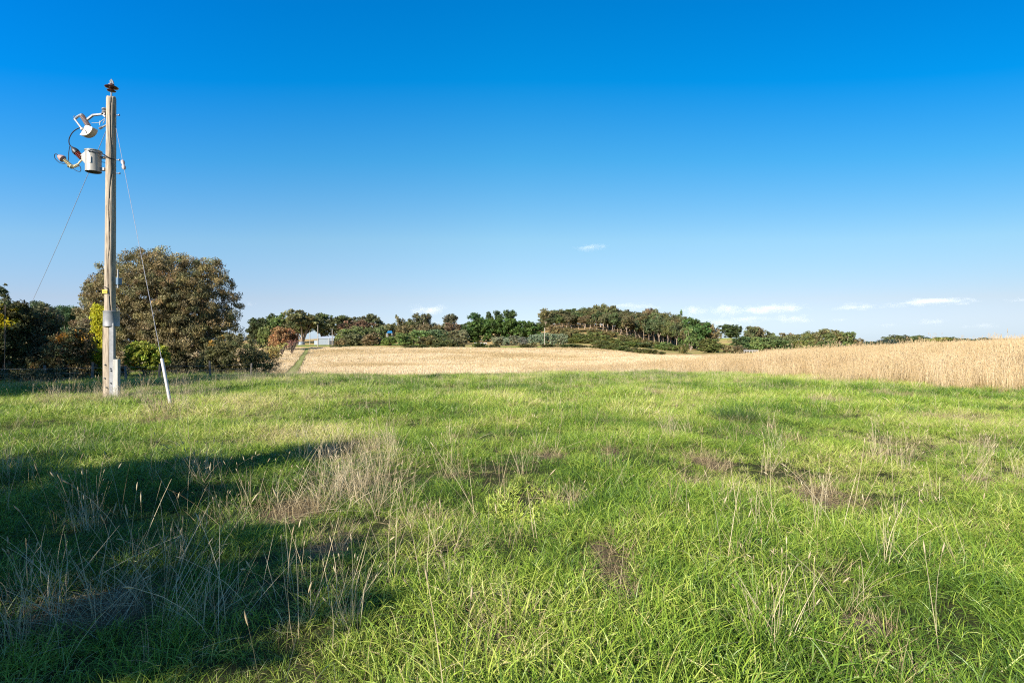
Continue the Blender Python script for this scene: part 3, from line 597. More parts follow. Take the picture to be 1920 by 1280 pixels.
belt = [(1396,1420,612,250,'gum','gum with twin crown tufts at the left end of the belt'),(1410,1434,613,252,'gum','tall brown gum second in the belt behind the dry grass'),(1428,1452,622,258,'round','dark round tree beside the tall brown gum'),
 (1404,1440,632,238,'round','low tree at the left front of the belt'),(1436,1470,629,246,'round','olive tree fourth in the belt'),(1456,1490,625,262,'round','green tree left of the belt middle'),(1474,1510,627,250,'round','broad green tree at the belt middle'),
 (1500,1530,626,256,'round','yellow-tinged tree right of the belt middle'),(1510,1540,622,262,'round','dark tree before the pale-stemmed gum'),(1524,1556,617,254,'gum','pale-stemmed gum with the highest crown of the belt'),(1544,1568,624,250,'round','tree between the two gums of the belt'),
 (1556,1584,619,252,'gum','brown-green gum with forked pale limbs'),(1574,1600,622,250,'gum','reddish gum at the right part of the belt'),(1594,1618,634,250,'round','last small tree at the right end of the belt'),(1440,1480,636,236,'round','dense front tree left of the middle of the belt'),(1486,1524,638,236,'round','dense front tree right of the middle of the belt'),(1530,1570,638,236,'bush','shrub beneath the pale-stemmed gum'),(1370,1400,648,225,'bush','shrub left of the white rail')]
for i, (u1,u2,vt,d,k,lab) in enumerate(belt):
    far('gum_tree' if k == 'gum' else 'belt_tree', k, u1,u2,vt,d, [(.10,.115,.045),(.12,.12,.05),(.09,.11,.04),(.13,.14,.045)][i % 4], lab, 'tree', G6)
G7 = 'far trees along the right horizon'
far7 = [(1628,1660,640,330),(1650,1680,636,380),(1658,1685,630,400),(1676,1704,628,400),(1698,1722,630,405),(1708,1736,629,395),(1730,1752,633,410),(1742,1770,632,400),(1762,1788,632,420),(1780,1812,634,430),(1806,1834,635,450),(1828,1852,633,450),(1846,1876,635,460),(1870,1898,634,460),(1892,1925,635,470),(1915,1950,634,470)]
for i, (u1,u2,vt,d) in enumerate(far7):
    w = ['first','second','third','fourth','fifth','sixth','seventh','eighth','ninth','tenth','eleventh','twelfth','thirteenth','fourteenth','fifteenth','last'][i]
    far('horizon_tree','round',u1-2,u2+2,vt,d, [(.06,.085,.045),(.055,.085,.055),(.09,.10,.045)][i % 3] if i != 7 else (.17,.2,.04), '%s tree from the left in the far row above the tall dry grass' % w, 'tree', G7)

# ================================================================== distant buildings and posts
GREYM = mat('corrugated_steel', (.27,.31,.35), .5, .2); WHITE = mat('white_paint', (.52,.52,.54), .5, noise=(6,(.36,.35,.33),(1.5,1.5,.4))); DARK = mat('dark_opening_underside', (.04,.04,.045), .8)
ROOFM = mat('pale_roof', (.42,.46,.50), .45, .2); BLUE = mat('blue_roof', (.01,.12,.27), .6); WOODP = mat('grey_wood', (.42,.38,.32), .9, noise=(4,(.22,.19,.15),(1,1,.2)))
sb = gp(614, 226); sx = 34 / F * 226; h_ = (646 - 628) / F * 226
t = empty('farm_shed', (sb[0], sb[1], sb[2])); tag(t, 'small grey corrugated shed with a white-edged roof among distant trees', 'shed')
sz = CAMZ + (640 - 632.5) / F * 226 - sb[2]
b = MB().prism([(-sx*.42,-1.5,0),(sx*.42,-1.5,0),(sx*.42,-1.5,sz*.9),(-sx*.42,-1.5,sz*.9)], (0,.08,0))
nrib = 26
for k in range(nrib): b.box((-sx*.42 + sx*.84*(k+.5)/nrib, -1.57, sz*.45), (.06,.05,sz*.88))
b.box((-sx*.42,2.0,sz*.45),(.08,7,sz*.9)); b.box((sx*.42,2.0,sz*.45),(.08,7,sz*.9)); b.box((0,5.5,sz*.45),(sx*.84,.08,sz*.9))
link('wall', b.mesh('wall', False, GREYM), t)
b = MB().prism([(-sx*.45,-1.9,sz*.9),(-sx*.36,1.9,sz*1.14),(sx*.36,1.9,sz*1.14),(sx*.45,-1.9,sz*.9)], (0,0,.1)).prism([(-sx*.45,5.8,sz*.9),(-sx*.36,1.9,sz*1.14),(sx*.36,1.9,sz*1.14),(sx*.45,5.8,sz*.9)], (0,0,.1))
link('roof', b.mesh('roof', False, ROOFM), t)
b = MB().box((-sx*.44,-1.66,sz*.44),(.14,.14,sz*.9)).box((sx*.14,-1.68,sz*.44),(.14,.14,sz*.9)); link('corner_trim', b.mesh('corner_trim', False, WHITE), t)
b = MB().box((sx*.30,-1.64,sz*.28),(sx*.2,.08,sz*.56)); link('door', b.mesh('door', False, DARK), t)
b = MB().box((-sx*.58,1.5,sz*.28),(sx*.26,4,sz*.56)); lean = link('lean_to', b.mesh('lean_to', False, GREYM), t)
tb = gp(565, 232); th_ = 1.1
t = empty('water_tank', tuple(tb)); tag(t, 'low grey water tank left of the shed under the tall gum', 'water tank')
link('tank_body', MB().lathe((0,0,0),(0,0,th_),[(0,1.35),(.2,1.36),(.22,1.38),(.24,1.36),(.5,1.36),(.52,1.38),(.54,1.36),(.8,1.36),(1,1.33)],24).mesh('tank_body',True,GREYM), t)
link('lid', MB().lathe((0,0,th_),(0,0,th_+.25),[(0,1.4),(.15,1.4),(.9,.2),(1,.1)],24).mesh('lid',True,GREYM), t)
bb = gp(731, 246); bz = CAMZ + (640-620)/F*246 - bb[2]
t = empty('blue_roofed_hut', tuple(bb)); tag(t, 'blue roof on white posts showing between the bushes', 'hut')
link('roof', MB().add([(-1.3,-1.3,bz-1.0),(1.3,-1.3,bz-1.0),(1.3,1.3,bz-1.0),(-1.3,1.3,bz-1.0),(-.8,0,bz),(.8,0,bz)],[(0,1,5,4),(1,2,5),(2,3,4,5),(3,0,4),(3,2,1,0)]).mesh('roof',False,BLUE), t)
for sx_, sy_ in ((-1,-1),(1,-1),(1,1),(-1,1)): link('post', MB().box((sx_*1.1, sy_*1.1, (bz-1)/2),(.18,.18,bz-1)).mesh('post',False,WHITE), t)
wb = gp(901, 232)
t = empty('white_rail_fence', tuple(wb)); tag(t, 'short white rail fence at the foot of the dark cypress hedge', 'fence')
for k in range(5): link('post', MB().box((-2.4+k*1.2,0,.4),(.12,.12,.9)).mesh('post',False,WHITE), t)
for z in (.35,.75): link('rail', MB().box((0,-.08,z),(5.2,.05,.22)).mesh('rail',False,WHITE), t)
wb = gp(1408, 215); zt = CAMZ - (656-640)/F*215 - wb[2]
t = empty('white_rail_fence', tuple(wb)); tag(t, 'low white rail showing above the dry grass before the tree belt', 'fence')
for k in range(6): link('post', MB().box((-2.6+k*1.04,0,zt/2-.2),(.14,.12,zt)).mesh('post',False,WHITE), t)
for z in (zt-.1,zt-.5): link('rail', MB().box((0,-.1,z),(5.6,.05,.16)).mesh('rail',False,WHITE), t)
for u, vt, d, lab in ((596,610,215,'taller distant wooden pole beside the left end of the shed'),(623,618,212,'shorter distant pole in front of the grey shed'),(1021,615,222,'thin distant pole against the right end of the cypress hedge'),(581,622,228,'slim pale post below the tall gum by the shed')):
    b_ = gp(u, d); h = CAMZ - (vt-640)/F*d - b_[2]; t = empty('distant_pole', tuple(b_)); tag(t, lab, 'utility pole', 'distant poles')
    link('pole', MB().tube([(0,0,-.3),(0,0,h)],[.17,.12],8).mesh('pole',True,WOODP), t)
    link('cap', MB().lathe((0,0,h),(0,0,h+.3),[(0,.03),(.3,.03),(.35,.1),(.6,.12),(1,.03)],8).mesh('cap',True,GREYM), t)

# ================================================================== power pole
PD = 16.3; K = PD / F
WOOD = bpy.data.materials.new('weathered_wood'); WOOD.use_nodes = True; tt = WOOD.node_tree; b = tt.nodes['Principled BSDF']; b.inputs['Roughness'].default_value = .9; b.inputs['Specular IOR Level'].default_value = .15
g = tt.nodes.new('ShaderNodeTexCoord'); mp = tt.nodes.new('ShaderNodeMapping'); mp.inputs['Scale'].default_value = (14, 14, .9); tt.links.new(g.outputs['Object'], mp.inputs[0])
n = tt.nodes.new('ShaderNodeTexNoise'); n.inputs['Scale'].default_value = 1.6; n.inputs['Detail'].default_value = 10; n.inputs['Roughness'].default_value = .7; tt.links.new(mp.outputs[0], n.inputs['Vector'])
r = tt.nodes.new('ShaderNodeValToRGB'); e = r.color_ramp.elements; e[0].position = .30; e[0].color = (.07,.055,.04,1); e[1].position = .72; e[1].color = (.52,.45,.36,1); q = e.new(.45); q.color = (.28,.235,.18,1); q = e.new(.58); q.color = (.42,.355,.275,1)
tt.links.new(n.outputs['Fac'], r.inputs[0])
at = tt.nodes.new('ShaderNodeAttribute'); at.attribute_name = 'crack'; mx = tt.nodes.new('ShaderNodeMix'); mx.data_type = 'RGBA'; tt.links.new(at.outputs['Fac'], mx.inputs[0]); tt.links.new(r.outputs[0], mx.inputs[6]); mx.inputs[7].default_value = (.035,.026,.018,1)
tt.links.new(mx.outputs[2], b.inputs['Base Color'])
bpn = tt.nodes.new('ShaderNodeBump'); bpn.inputs['Strength'].default_value = .7; bpn.inputs['Distance'].default_value = .012; tt.links.new(n.outputs['Fac'], bpn.inputs['Height']); tt.links.new(bpn.outputs[0], b.inputs['Normal'])
GALV = mat('galvanised_steel', (.27,.28,.30), .6, .2, noise=(6,(.17,.18,.19),(1,1,1))); PAINT = mat('pale_grey_paint', (.40,.385,.345), .38, 0, noise=(5,(.24,.225,.19),(1.6,1.6,.25)), spec=.5)
PORC = mat('brown_porcelain', (.085,.03,.02), .25, 0, spec=.6); REDP = mat('red_shed_rubber', (.22,.045,.03), .45); BLK = mat('black_rubber', (.015,.015,.017), .5); CREAM = mat('cream_rubber', (.55,.48,.30), .5)
PINKP = mat('grey_polymer', (.42,.33,.31), .5); YEL = mat('yellow_tag', (.85,.55,.02), .5); CONC = mat('pale_cover', (.46,.46,.43), .8, noise=(4,(.26,.255,.23),(1.5,1.5,.5))); REDT = mat('dusty_red_cap', (.28,.18,.16), .6)
pb = gp(207, PD); BZ = pb[2] - .0
pole = empty('power_pole', tuple(pb)); tag(pole, 'tall weathered wooden power pole with a small grey transformer and switchgear near its top', 'power pole')
def Q(u, v, dy=0.):   # photo pixel at the pole's depth, local to the pole
    return P(u, v, PD) + np.array((0, dy, 0)) - pb
# shaft
NR, NS = 150, 56; zt = Q(208, 182)[2]; V = []; Cr = []
rg = np.random.default_rng(3)
for i in range(NR + 1):
    s = i / NR; z = -.3 + (zt + .3) * s; rad = .146 - .026 * s
    cx = Q(205.5 + 3 * s, 640)[0]
    ga = -1.05 + .22 * math.sin(z * 1.1) + .16 * math.sin(z * 2.9 + 1) + .05 * math.sin(z * 9)
    gb = -1.75 + .15 * math.sin(z * 1.7 + 2); gw = .075 + .03 * math.sin(z * 3)
    for k in range(NS):
        an = 2 * math.pi * k / NS - math.pi
        d1 = abs((an - ga + math.pi) % (2 * math.pi) - math.pi); d2 = abs((an - gb + math.pi) % (2 * math.pi) - math.pi)
        c1 = max(0, 1 - d1 / .085); c2 = max(0, 1 - d2 / .06) * (1 if 3.2 < z < 5.5 or 6.6 < z < 8 else .1)
        rr = rad * (1 + .018 * math.sin(an * 3 + z * .8) + .012 * math.sin(an * 7 + z * 2.1) + float(rg.normal(0, .004))) - .032 * c1 - .018 * c2
        if i == NR: rr *= .86
        V.append((cx + rr * math.cos(an), rr * math.sin(an), z + (.018 * math.sin(an * 2 + 1) + (.02 if i < NR else .035) * 0)))
        Cr.append(min(1, c1 * 1.1 + c2 * .8))
Fs = [(i * NS + k, i * NS + (k + 1) % NS, (i + 1) * NS + (k + 1) % NS, (i + 1) * NS + k) for i in range(NR) for k in range(NS)]
V.append((Q(208.5, 640)[0], 0, zt + .02)); Cr.append(0)
V = np.array(V); Fq4 = Fs + [(NR * NS + k, NR * NS + (k + 1) % NS, len(V) - 1, len(V) - 1) for k in range(0)]
m = bpy.data.meshes.new('shaft'); m.from_pydata([tuple(v) for v in V], [], Fs + [(NR * NS + k, NR * NS + (k + 1) % NS, len(V) - 1) for k in range(NS)])
at = m.attributes.new('crack', 'FLOAT', 'POINT'); at.data.foreach_set('value', np.array(Cr, np.float32)); m.polygons.foreach_set('use_smooth', np.ones(len(m.polygons), bool)); m.update()
link('shaft', m, pole, WOOD)
# reinforcing splints at the foot
def member(name, u1, u2, v1, v2, dy, dep, mt):
    a = Q(u1, v1, dy); c = Q(u2, v2, dy); w = c[0] - a[0]; h = a[2] - c[2]; zc = (a[2] + c[2]) / 2
    bmx = MB().box(((a[0] + c[0]) / 2, a[1], zc), (w, dep, h)); o = link(name, bmx.mesh(name, False, mt), pole)
    md = o.modifiers.new('bevel', 'BEVEL'); md.width = min(w, dep) * .12; md.segments = 2; return o
member('splint', 196.5, 201, 752, 606, -.03, .12, WOOD)
member('splint', 211.5, 219.5, 752, 606, -.12, .06, GALV)
member('cable_cover', 219.5, 229, 748, 673, -.12, .12, CONC)
# steel sleeve
b = MB(); prof = [(0,.197),(.02,.205),(.05,.2),(.95,.198),(.98,.204),(1,.196)]; b.lathe(Q(208.8, 612), Q(208.8, 583), prof, 32)
link('steel_sleeve', b.mesh('steel_sleeve', True, GALV), pole)
b = MB()
for (u, v) in ((204,683),(203,708),(214,690),(214.5,717),(215,694),(206,725)): b.lathe(Q(u, v, -.14 if u < 210 else -.16), Q(u, v, -.19), [(0,.02),(.6,.02),(.62,.012),(1,.01)], 8)
link('bolts', b.mesh('bolts', True, GALV), pole)
o = link('warning_tag', MB().box(Q(203.5, 547.5, -.15), (9 * K, .012, 6.5 * K)).mesh('warning_tag', False, YEL), pole)
link('hazard_mark', MB().box(Q(203.5, 547.5, -.158), (7 * K, .006, 1.2 * K)).mesh('hazard_mark', False, BLK), o)
b = MB(); b.tube([Q(203.5 + 4.2 * math.cos(a), 543 - 4.5 * math.sin(a), -.15) for a in np.linspace(0, math.pi, 9)], .008, 6); link('wire_loop', b.mesh('wire_loop', True, BLK), pole)
o = member('conduit', 219.3, 221.3, 540, 505, .02, .04, GALV)
member('fuse_box', 220.5, 225.5, 534, 521, .0, .16, mat('dark_blue_box', (.05,.12,.2), .5))
b = MB()   # knots and step bolts
for (u, v) in ((219.3,300),(220,325),(219,216)): b.tube([Q(u-3, v, 0), Q(u+5, v + 0.6, 0)], .013, 6); b.lathe(Q(u+3.6,v,0),Q(u+5,v,0),[(0,.03),(1,.03)],6)
link('step_bolts', b.mesh('step_bolts', True, GALV), pole)
# top pin insulator
o = link('top_insulator', MB().lathe(Q(209, 172), Q(209.3, 157.5), [(0,.05),(.04,.1),(.10,.115),(.16,.085),(.3,.06),(.36,.07),(.46,.155),(.56,.175),(.62,.16),(.7,.10),(.78,.075),(.9,.07),(1,.05)], 28).mesh('top_insulator', True, PORC), pole)
link('pin', MB().tube([Q(209, 184), Q(209, 171)], .022, 10).mesh('pin', True, GALV), o)
b = MB().lathe(Q(208.5,159.5),Q(208.5,156.5),[(0,.075),(.6,.06),(1,.03)],14); b.tube([Q(208,157),Q(207.2,152),Q(209,149.5),Q(211.5,153),Q(213,158.5)],[.02,.02,.022,.022,.018],8).tube([Q(209,157),Q(209,152)],.02,8)
link('conductor_clamp', b.mesh('conductor_clamp', True, GALV), o)
# pole-side spool insulator
link('spool', MB().lathe(Q(197,203,-.03),Q(198,214,-.03),[(0,.03),(.1,.06),(.3,.075),(.5,.045),(.7,.075),(.9,.06),(1,.03)],16).mesh('spool', True, GALV), pole)
# drop-out fuse: bracket arm, insulator, fuse tube, hood
fu = empty('fuse_switch', Q(190, 220)); fu.parent = pole
def Qf(u, v, dy=0.): return Q(u, v, dy) - np.array(Q(190, 220))
b = MB()
for a, c in (((200,215),(177,217.5)),((177,217.5),(165,226.5)),((194,214),(200.5,221))):
    p0, p1 = Qf(*a, -.05), Qf(*c, -.05); d = (p1 - p0) / np.linalg.norm(p1 - p0); nn = np.array((-d[2], 0, d[0])) * .022
    b.prism([p0 - nn, p1 - nn, p1 + nn, p0 + nn], (0, .06, 0))
link('bracket', b.mesh('bracket', False, GALV), fu)
pr = [(0,.05)] + [x for i in range(9) for x in ((.04 + i*.1, .04), (.07 + i*.1, .068), (.09 + i*.1, .066), (.11+i*.1, .04))] + [(1,.05)]
link('insulator', MB().lathe(Qf(157,218.5,-.07), Qf(170.5,240,-.07), pr, 18).mesh('insulator', True, PINKP), fu)
b = MB().lathe(Qf(155.6,216,-.07),Qf(157.5,219.5,-.07),[(0,.03),(.3,.055),(.8,.055),(1,.04)],14).lathe(Qf(169.5,239,-.07),Qf(171.2,242.5,-.07),[(0,.05),(.5,.065),(1,.04)],14)
b.tube([Qf(155,218,-.08),Qf(150,222,-.1),Qf(146.5,225,-.1)],.032,8); b.tube([Qf(170,241,-.08),Qf(166,245,-.1),Qf(162.5,245.5,-.1)],.035,8)
b.tube([Qf(147,225,-.1),Qf(143,222,-.1),Qf(145,219.5,-.1)],.011,6).tube([Qf(147,225,-.1),Qf(142.5,227,-.1)],.011,6)
link('contact', b.mesh('contact', True, GALV), fu)
link('fuse_tube', MB().lathe(Qf(145.5,226,-.11),Qf(160.5,246,-.11),[(0,.028),(.1,.024),(.85,.024),(.86,.04),(1,.045)],12).mesh('fuse_tube', True, WHITE), fu)
arc = [Qf(164.5,246,-.1)+0] + [Qf(166.5+17.5*math.cos(a), 243+17.5*math.sin(a), -.1) for a in np.linspace(-.05, 1.95, 14)]
o = link('arc_hood', MB().prism([Qf(170,240.5,-.1), Qf(175,240.5,-.1)] + [Qf(166.3+17*math.cos(a), 242+17*math.sin(a), -.1) for a in np.linspace(.1, 1.95, 12)] + [Qf(165,250,-.1)], (0,.22,0)).mesh('arc_hood', False, PAINT), fu)
link('seam', MB().tube([Qf(167,246,-.225),Qf(171,250,-.225),Qf(173,255.5,-.225)],.007,5).mesh('seam',True,BLK), fu)
b = MB().tube([Qf(200,234.5,0),Qf(187,241,0)],.022,8).lathe(Qf(192.5,238.3,0),Qf(186,241.6,0),[(0,.02),(.2,.04),(.3,.02),(.5,.04),(.6,.02),(.8,.04),(1,.02)],12); link('strain_rod', b.mesh('strain_rod', True, GALV), fu)
b = MB().tube([Qf(172,231,0),Qf(186.5,230,0),Qf(189,229,0)],.008,5).tube([Qf(186,230,0),Qf(197.5,222,0)],.009,5).tube([Qf(196.5,225,0),Qf(193,232,0)],.009,5).tube([Qf(187.5,227,0),Qf(187,235,0)],.012,5); link('linkage', b.mesh('linkage', True, GALV), fu)
# transformer
tf = empty('transformer', Q(180, 326)); tf.parent = pole
def Qt(u, v, dy=0.): return Q(u, v, dy) - np.array(Q(180, 326))
rT = 13 * K
link('tank', MB().lathe(Qt(180,324.5,-.1),Qt(180,286,-.1),[(0,rT*.96),(.0,rT),(.03,rT),(.04,rT*.985),(1,rT*.985)],40).mesh('tank', True, PAINT), tf)
link('lid', MB().lathe(Qt(180,286.3,-.1),Qt(180,282.8,-.1),[(0,rT*1.07),(.35,rT*1.07),(.5,rT*.95),(.9,rT*.3),(1,rT*.1)],40).mesh('lid', True, PAINT), tf)
link('base', MB().lathe(Qt(180,325.2,-.1),Qt(180,324.6,-.1),[(0,rT*.9),(1,rT*.97)],40).mesh('base', True, DARK), tf)  # near-black disc: shade under the tank put into the colour
b = MB(); b.add([Qt(169,286,-.16),Qt(169,286,-.02),Qt(169,312,-.02),Qt(169,312,-.16),Qt(157.5,293.5,-.14),Qt(157.5,293.5,-.04),Qt(159.5,302,-.04),Qt(159.5,302,-.14)],[(0,1,5,4),(1,2,6,5),(2,3,7,6),(3,0,4,7),(4,5,6,7)]); link('bushing_pocket', b.mesh('bushing_pocket', False, PAINT), tf)
bs = link('bushing', MB().lathe(Qt(158.5,298.5,-.09),Qt(147,287,-.09),[(0,.05)] + [x for i in range(5) for x in ((.05+i*.19,.035),(.10+i*.19,.078),(.14+i*.19,.074),(.17+i*.19,.035))] + [(1,.04)],18).mesh('bushing', True, REDP), tf)
link('bushing_boot', MB().lathe(Qt(149,289,-.09),Qt(138.5,277,-.09),[(0,.085),(.3,.09),(.55,.07),(.85,.03),(1,.015)],18).mesh('bushing_boot', True, BLK), tf)
link('nameplate', MB().box(Qt(181.3,304.7,-.1-rT-.002),(6.2*K,.012,11.5*K)).mesh('nameplate', False, mat('grey_plate',(.22,.22,.22),.4,.4)), tf)
b = MB().box(Qt(196,296.5,-.05),(8*K,.1,3.5*K)).box(Qt(196,318.5,-.05),(8*K,.1,5*K)); link('mounting_bracket', b.mesh('mounting_bracket', False, GALV), tf)
b = MB().tube([Qt(180,290,-.1-rT*1.08),Qt(184,288.5,-.1-rT*1.1),Qt(190,291,-.1-rT*.7),Qt(193.5,291,-.1)],.018,8).tube([Qt(181,287.5,-.1-rT*1.1),Qt(187,290.5,-.1-rT*1.05),Qt(192.5,288.5,-.12)],.013,8); link('lid_clamp', b.mesh('lid_clamp', True, GALV), tf)
b = MB().tube([Qt(193,291.5,-.2),Qt(199,291,-.25),Qt(205,294.5,-.2),Qt(212,299.5,-.16),Qt(217,300,-.05)],.012,6).tube([Qt(193,296,-.2),Qt(200,294,-.22),Qt(208,297,-.2)],.008,6).tube([Qt(193,305,-.05),Qt(200,306,-.05)],.008,6); link('lead', b.mesh('lead', True, BLK), tf)
# surge arrester
ar = empty('surge_arrester', Q(147,315)); ar.parent = pole
def Qa(u, v, dy=-.09): return Q(u, v, dy) - np.array(Q(147, 315))
link('arrester_stack', MB().lathe(Qa(134.5,310),Qa(122,299),[(0,.03)] + [x for i in range(5) for x in ((.05+i*.19,.022),(.1+i*.19,.052),(.13+i*.19,.05),(.16+i*.19,.022))] + [(1,.03)],14).mesh('arrester_stack', True, CREAM), ar)
link('arrester_cap', MB().lathe(Qa(125,301.5),Qa(114.5,294.5),[(0,.06),(.2,.10),(.6,.085),(1,.045)],12).mesh('arrester_cap', True, REDT), ar)
b = MB().lathe(Qa(133,311),Qa(142,316),[(0,.03),(.2,.075),(.5,.05),(.7,.07),(1,.03)],10).tube([Qa(141,315),Qa(150,312),Qa(153,307),Qa(158,302)],.022,8).lathe(Qa(143,314.5),Qa(151,311),[(0,.03),(.15,.05),(.3,.03),(.5,.05),(.7,.03),(.85,.05),(1,.03)],10); link('arrester_bracket', b.mesh('arrester_bracket', True, CREAM), ar)
# black leads between the devices
def bez(ps, n=22):
    ps = [np.array(p) for p in ps]; out = []
    m_ = len(ps)
    for i in range(m_ - 1):
        p0, p1, p2, p3 = ps[max(i-1,0)], ps[i], ps[i+1], ps[min(i+2,m_-1)]
        for s in np.linspace(0, 1, 8, endpoint=(i == m_-2)):
            out.append(.5*((2*p1)+(-p0+p2)*s+(2*p0-5*p1+4*p2-p3)*s*s+(-p0+3*p1-3*p2+p3)*s**3))
    return out
b = MB().tube(bez([Q(163,243.5,-.1),Q(154,242.5,-.1),Q(142,250,-.1),Q(135,262,-.1),Q(135,272,-.1),Q(139,278,-.09)]),.014,6)
b.tube(bez([Q(136,276,-.1),Q(134,288,-.1),Q(133.5,300,-.1),Q(130,308,-.1),Q(118,307.5,-.1),Q(109,300,-.1),Q(107.5,293,-.1),Q(111,291,-.1),Q(115,295,-.1)]),.0095,6)
b.tube(bez([Q(142,318,-.1),Q(150,323,-.1),Q(156,323,-.1),Q(156,316,-.1),Q(152,311,-.1)]),.009,6)
link('jumper_lead', b.mesh('jumper_lead', True, BLK), pole)

# stay wire and its guard
ax, ay = gv(322, 766); anc = np.array((ax, ay, float(Z(ax, ay))))
topw = P(216, 232, PD + .05)
stay = empty('stay_wire', tuple(anc)); tag(stay, 'steel stay wire with white plastic guard running from the pole down into the grass', 'stay wire')
tip = np.array((0, 0, -.05)); tw = topw - anc
def along(u):    # point on the straight wire seen at column u
    # solve (anc + s*tw) projected column
    s = ((u - 960) / F * anc[1] - anc[0]) / (tw[0] - (u - 960) / F * tw[1]); return tw * s
STEEL = mat('stay_steel', (.36,.36,.39), .5, .4)
link('wire', MB().tube([along(232.5), tip], .0055, 6).mesh('wire', True, STEEL), stay); link('wire', MB().tube([tw, along(230)], .0055, 6).mesh('wire', True, STEEL), stay)
b = MB(); a_, c_ = along(229.6), along(233); b.lathe(a_, c_, [(0,.02),(.1,.045),(.3,.05),(.45,.03),(.55,.03),(.7,.05),(.9,.045),(1,.02)], 12); link('insulator', b.mesh('insulator', True, PINKP), stay)
link('guard_tube', MB().tube([along(303.5), tip], .036, 12).mesh('guard_tube', True, WHITE), stay)
# overhead service line going off to the left
p0 = P(203, 236, PD + .16); p1 = P(60, 566, 30)
pts = [p0 + (p1 - p0) * s + np.array((0, 0, -.10 * math.sin(math.pi * s))) for s in np.linspace(0, 1, 24)]
o = link('overhead_line', MB().tube([p - p0 for p in pts], .008, 5).mesh('overhead_line', True, STEEL), loc=tuple(p0)); tag(o, 'thin service line dropping from behind the transformer to the left trees', 'overhead line')

# ------------------------------------------------------------------ wire fence behind the pole
FPOST = mat('fence_post_wood', (.20,.18,.16), .9, noise=(5,(.08,.07,.06),(1,1,.2)))
fp = [(-40,23),(86,23.8),(172,24.4),(237,24.8),(298,25.3),(395,27),(470,29)]
t = empty('wire_fence', tuple(gp(160, 24.2))); tag(t, 'old dark post and wire fence in the shade behind the pole', 'fence'); fb = np.array(t.location)
P3 = [gp(u, d) for u, d in fp]
for i, p in enumerate(P3): link('fence_post', MB().tube([p - fb - (0,0,.2), p - fb + (.05*(-1)**i, 0, .68 + .09*(i%3))], [.055,.045], 8).mesh('fence_post', True, FPOST), t)
for zz in (.22, .42, .62): link('fence_wire', MB().tube([p - fb + (0, -.06, zz) for p in P3], .004, 4).mesh('fence_wire', True, GALV), t)

# ================================================================== grass
SRC = bpy.data.collections.new('tuft_sources')      # holds the blades that are scattered
def blades(name, n, rad, Lr, wr, lean, curl, seed, segs=4, tipw=.15, head=None, m=None, base_h=0, zbias=0, bvr=.18):
    rg = np.random.default_rng(seed); lv = segs + 1
    a = rg.uniform(0, 2 * np.pi, n); r = rad * np.sqrt(rg.random(n)); root = np.c_[r * np.cos(a), r * np.sin(a), np.full(n, -.02 + base_h)]
    az = np.where(rg.random(n) < .5, a, rg.uniform(0, 2 * np.pi, n)) + rg.normal(0, .5, n)
    L = rg.uniform(*Lr, n); w = rg.uniform(*wr, n); th0 = np.abs(rg.normal(lean, lean * .5 + .05, n)); cu = rg.normal(curl, abs(curl) * .4 + .05, n)
    hd = np.c_[np.cos(az), np.sin(az), np.zeros(n)]; sd = np.c_[-np.sin(az), np.cos(az), np.zeros(n)]; tw = rg.normal(0, .8, n)
    p = root.copy(); V = np.zeros((n, lv, 2, 3)); B = np.zeros((n, lv, 2)); Rt = np.zeros((n, lv, 2)); bv = rg.uniform(-bvr, bvr, n)
    for k in range(lv):
        s = k / segs; th = np.minimum(th0 + cu * s * 1.0, 2.4)
        wd = w * (1 - (1 - tipw) * s ** 1.6) * (.75 + .25 * min(1, s * 4))
        dirn = hd * np.sin(th)[:, None] + np.array((0, 0, 1)) * np.cos(th)[:, None]
        side = sd * np.cos(tw)[:, None] + np.cross(dirn, sd) * np.sin(tw)[:, None]
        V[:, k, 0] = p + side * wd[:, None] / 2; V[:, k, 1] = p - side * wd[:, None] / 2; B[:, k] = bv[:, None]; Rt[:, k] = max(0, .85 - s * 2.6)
        p = p + dirn * (L / segs)[:, None]
    base = (np.arange(n) * lv * 2)[:, None, None]; kk = (np.arange(segs) * 2)[None, :, None]
    Fc = (base + kk + np.array((0, 1, 3, 2))[None, None, :]).reshape(-1, 4)
    Vv = V.reshape(-1, 3); Bv = B.ravel(); Rv = Rt.ravel()
    if head:   # seed heads: small 4-sided spindles at the tips
        hl, hw, prob = head; sel = rg.random(n) < prob; tips = (V[:, -1, 0] + V[:, -1, 1])[sel] / 2; dr = dirn[sel]; k = sel.sum()
        if k:
            s1 = sd[sel]; s2 = np.cross(dr, s1); pr = ((0,.15),(.25,.9),(.6,1),(1,.08)); HV = np.zeros((k, 4, 4, 3)); hls = hl * rg.uniform(.7, 1.3, k)
            for j, (f, rr) in enumerate(pr):
                for q, (cx, cy_) in enumerate(((1,0),(0,1),(-1,0),(0,-1))):
                    HV[:, j, q] = tips + dr * (hls * f)[:, None] + (s1 * cx + s2 * cy_) * hw * rr * .5
            o = len(Vv); Hf = []
            for j in range(3):
                for q in range(4): Hf.append((j*4+q, j*4+(q+1)%4, (j+1)*4+(q+1)%4, (j+1)*4+q))
            Hf = (o + (np.arange(k) * 16)[:, None, None] + np.array(Hf)[None]).reshape(-1, 4)
            Vv = np.r_[Vv, HV.reshape(-1, 3)]; Fc = np.r_[Fc, Hf]; Bv = np.r_[Bv, np.full(k * 16, -.05)]; Rv = np.r_[Rv, np.zeros(k * 16)]
    me = mesh_np(name, Vv, Fc, True, {'bv': Bv, 'root': Rv}); me.materials.append(m); return me
def source(coll, name, me): o = bpy.data.objects.new(name, me); coll.objects.link(o)

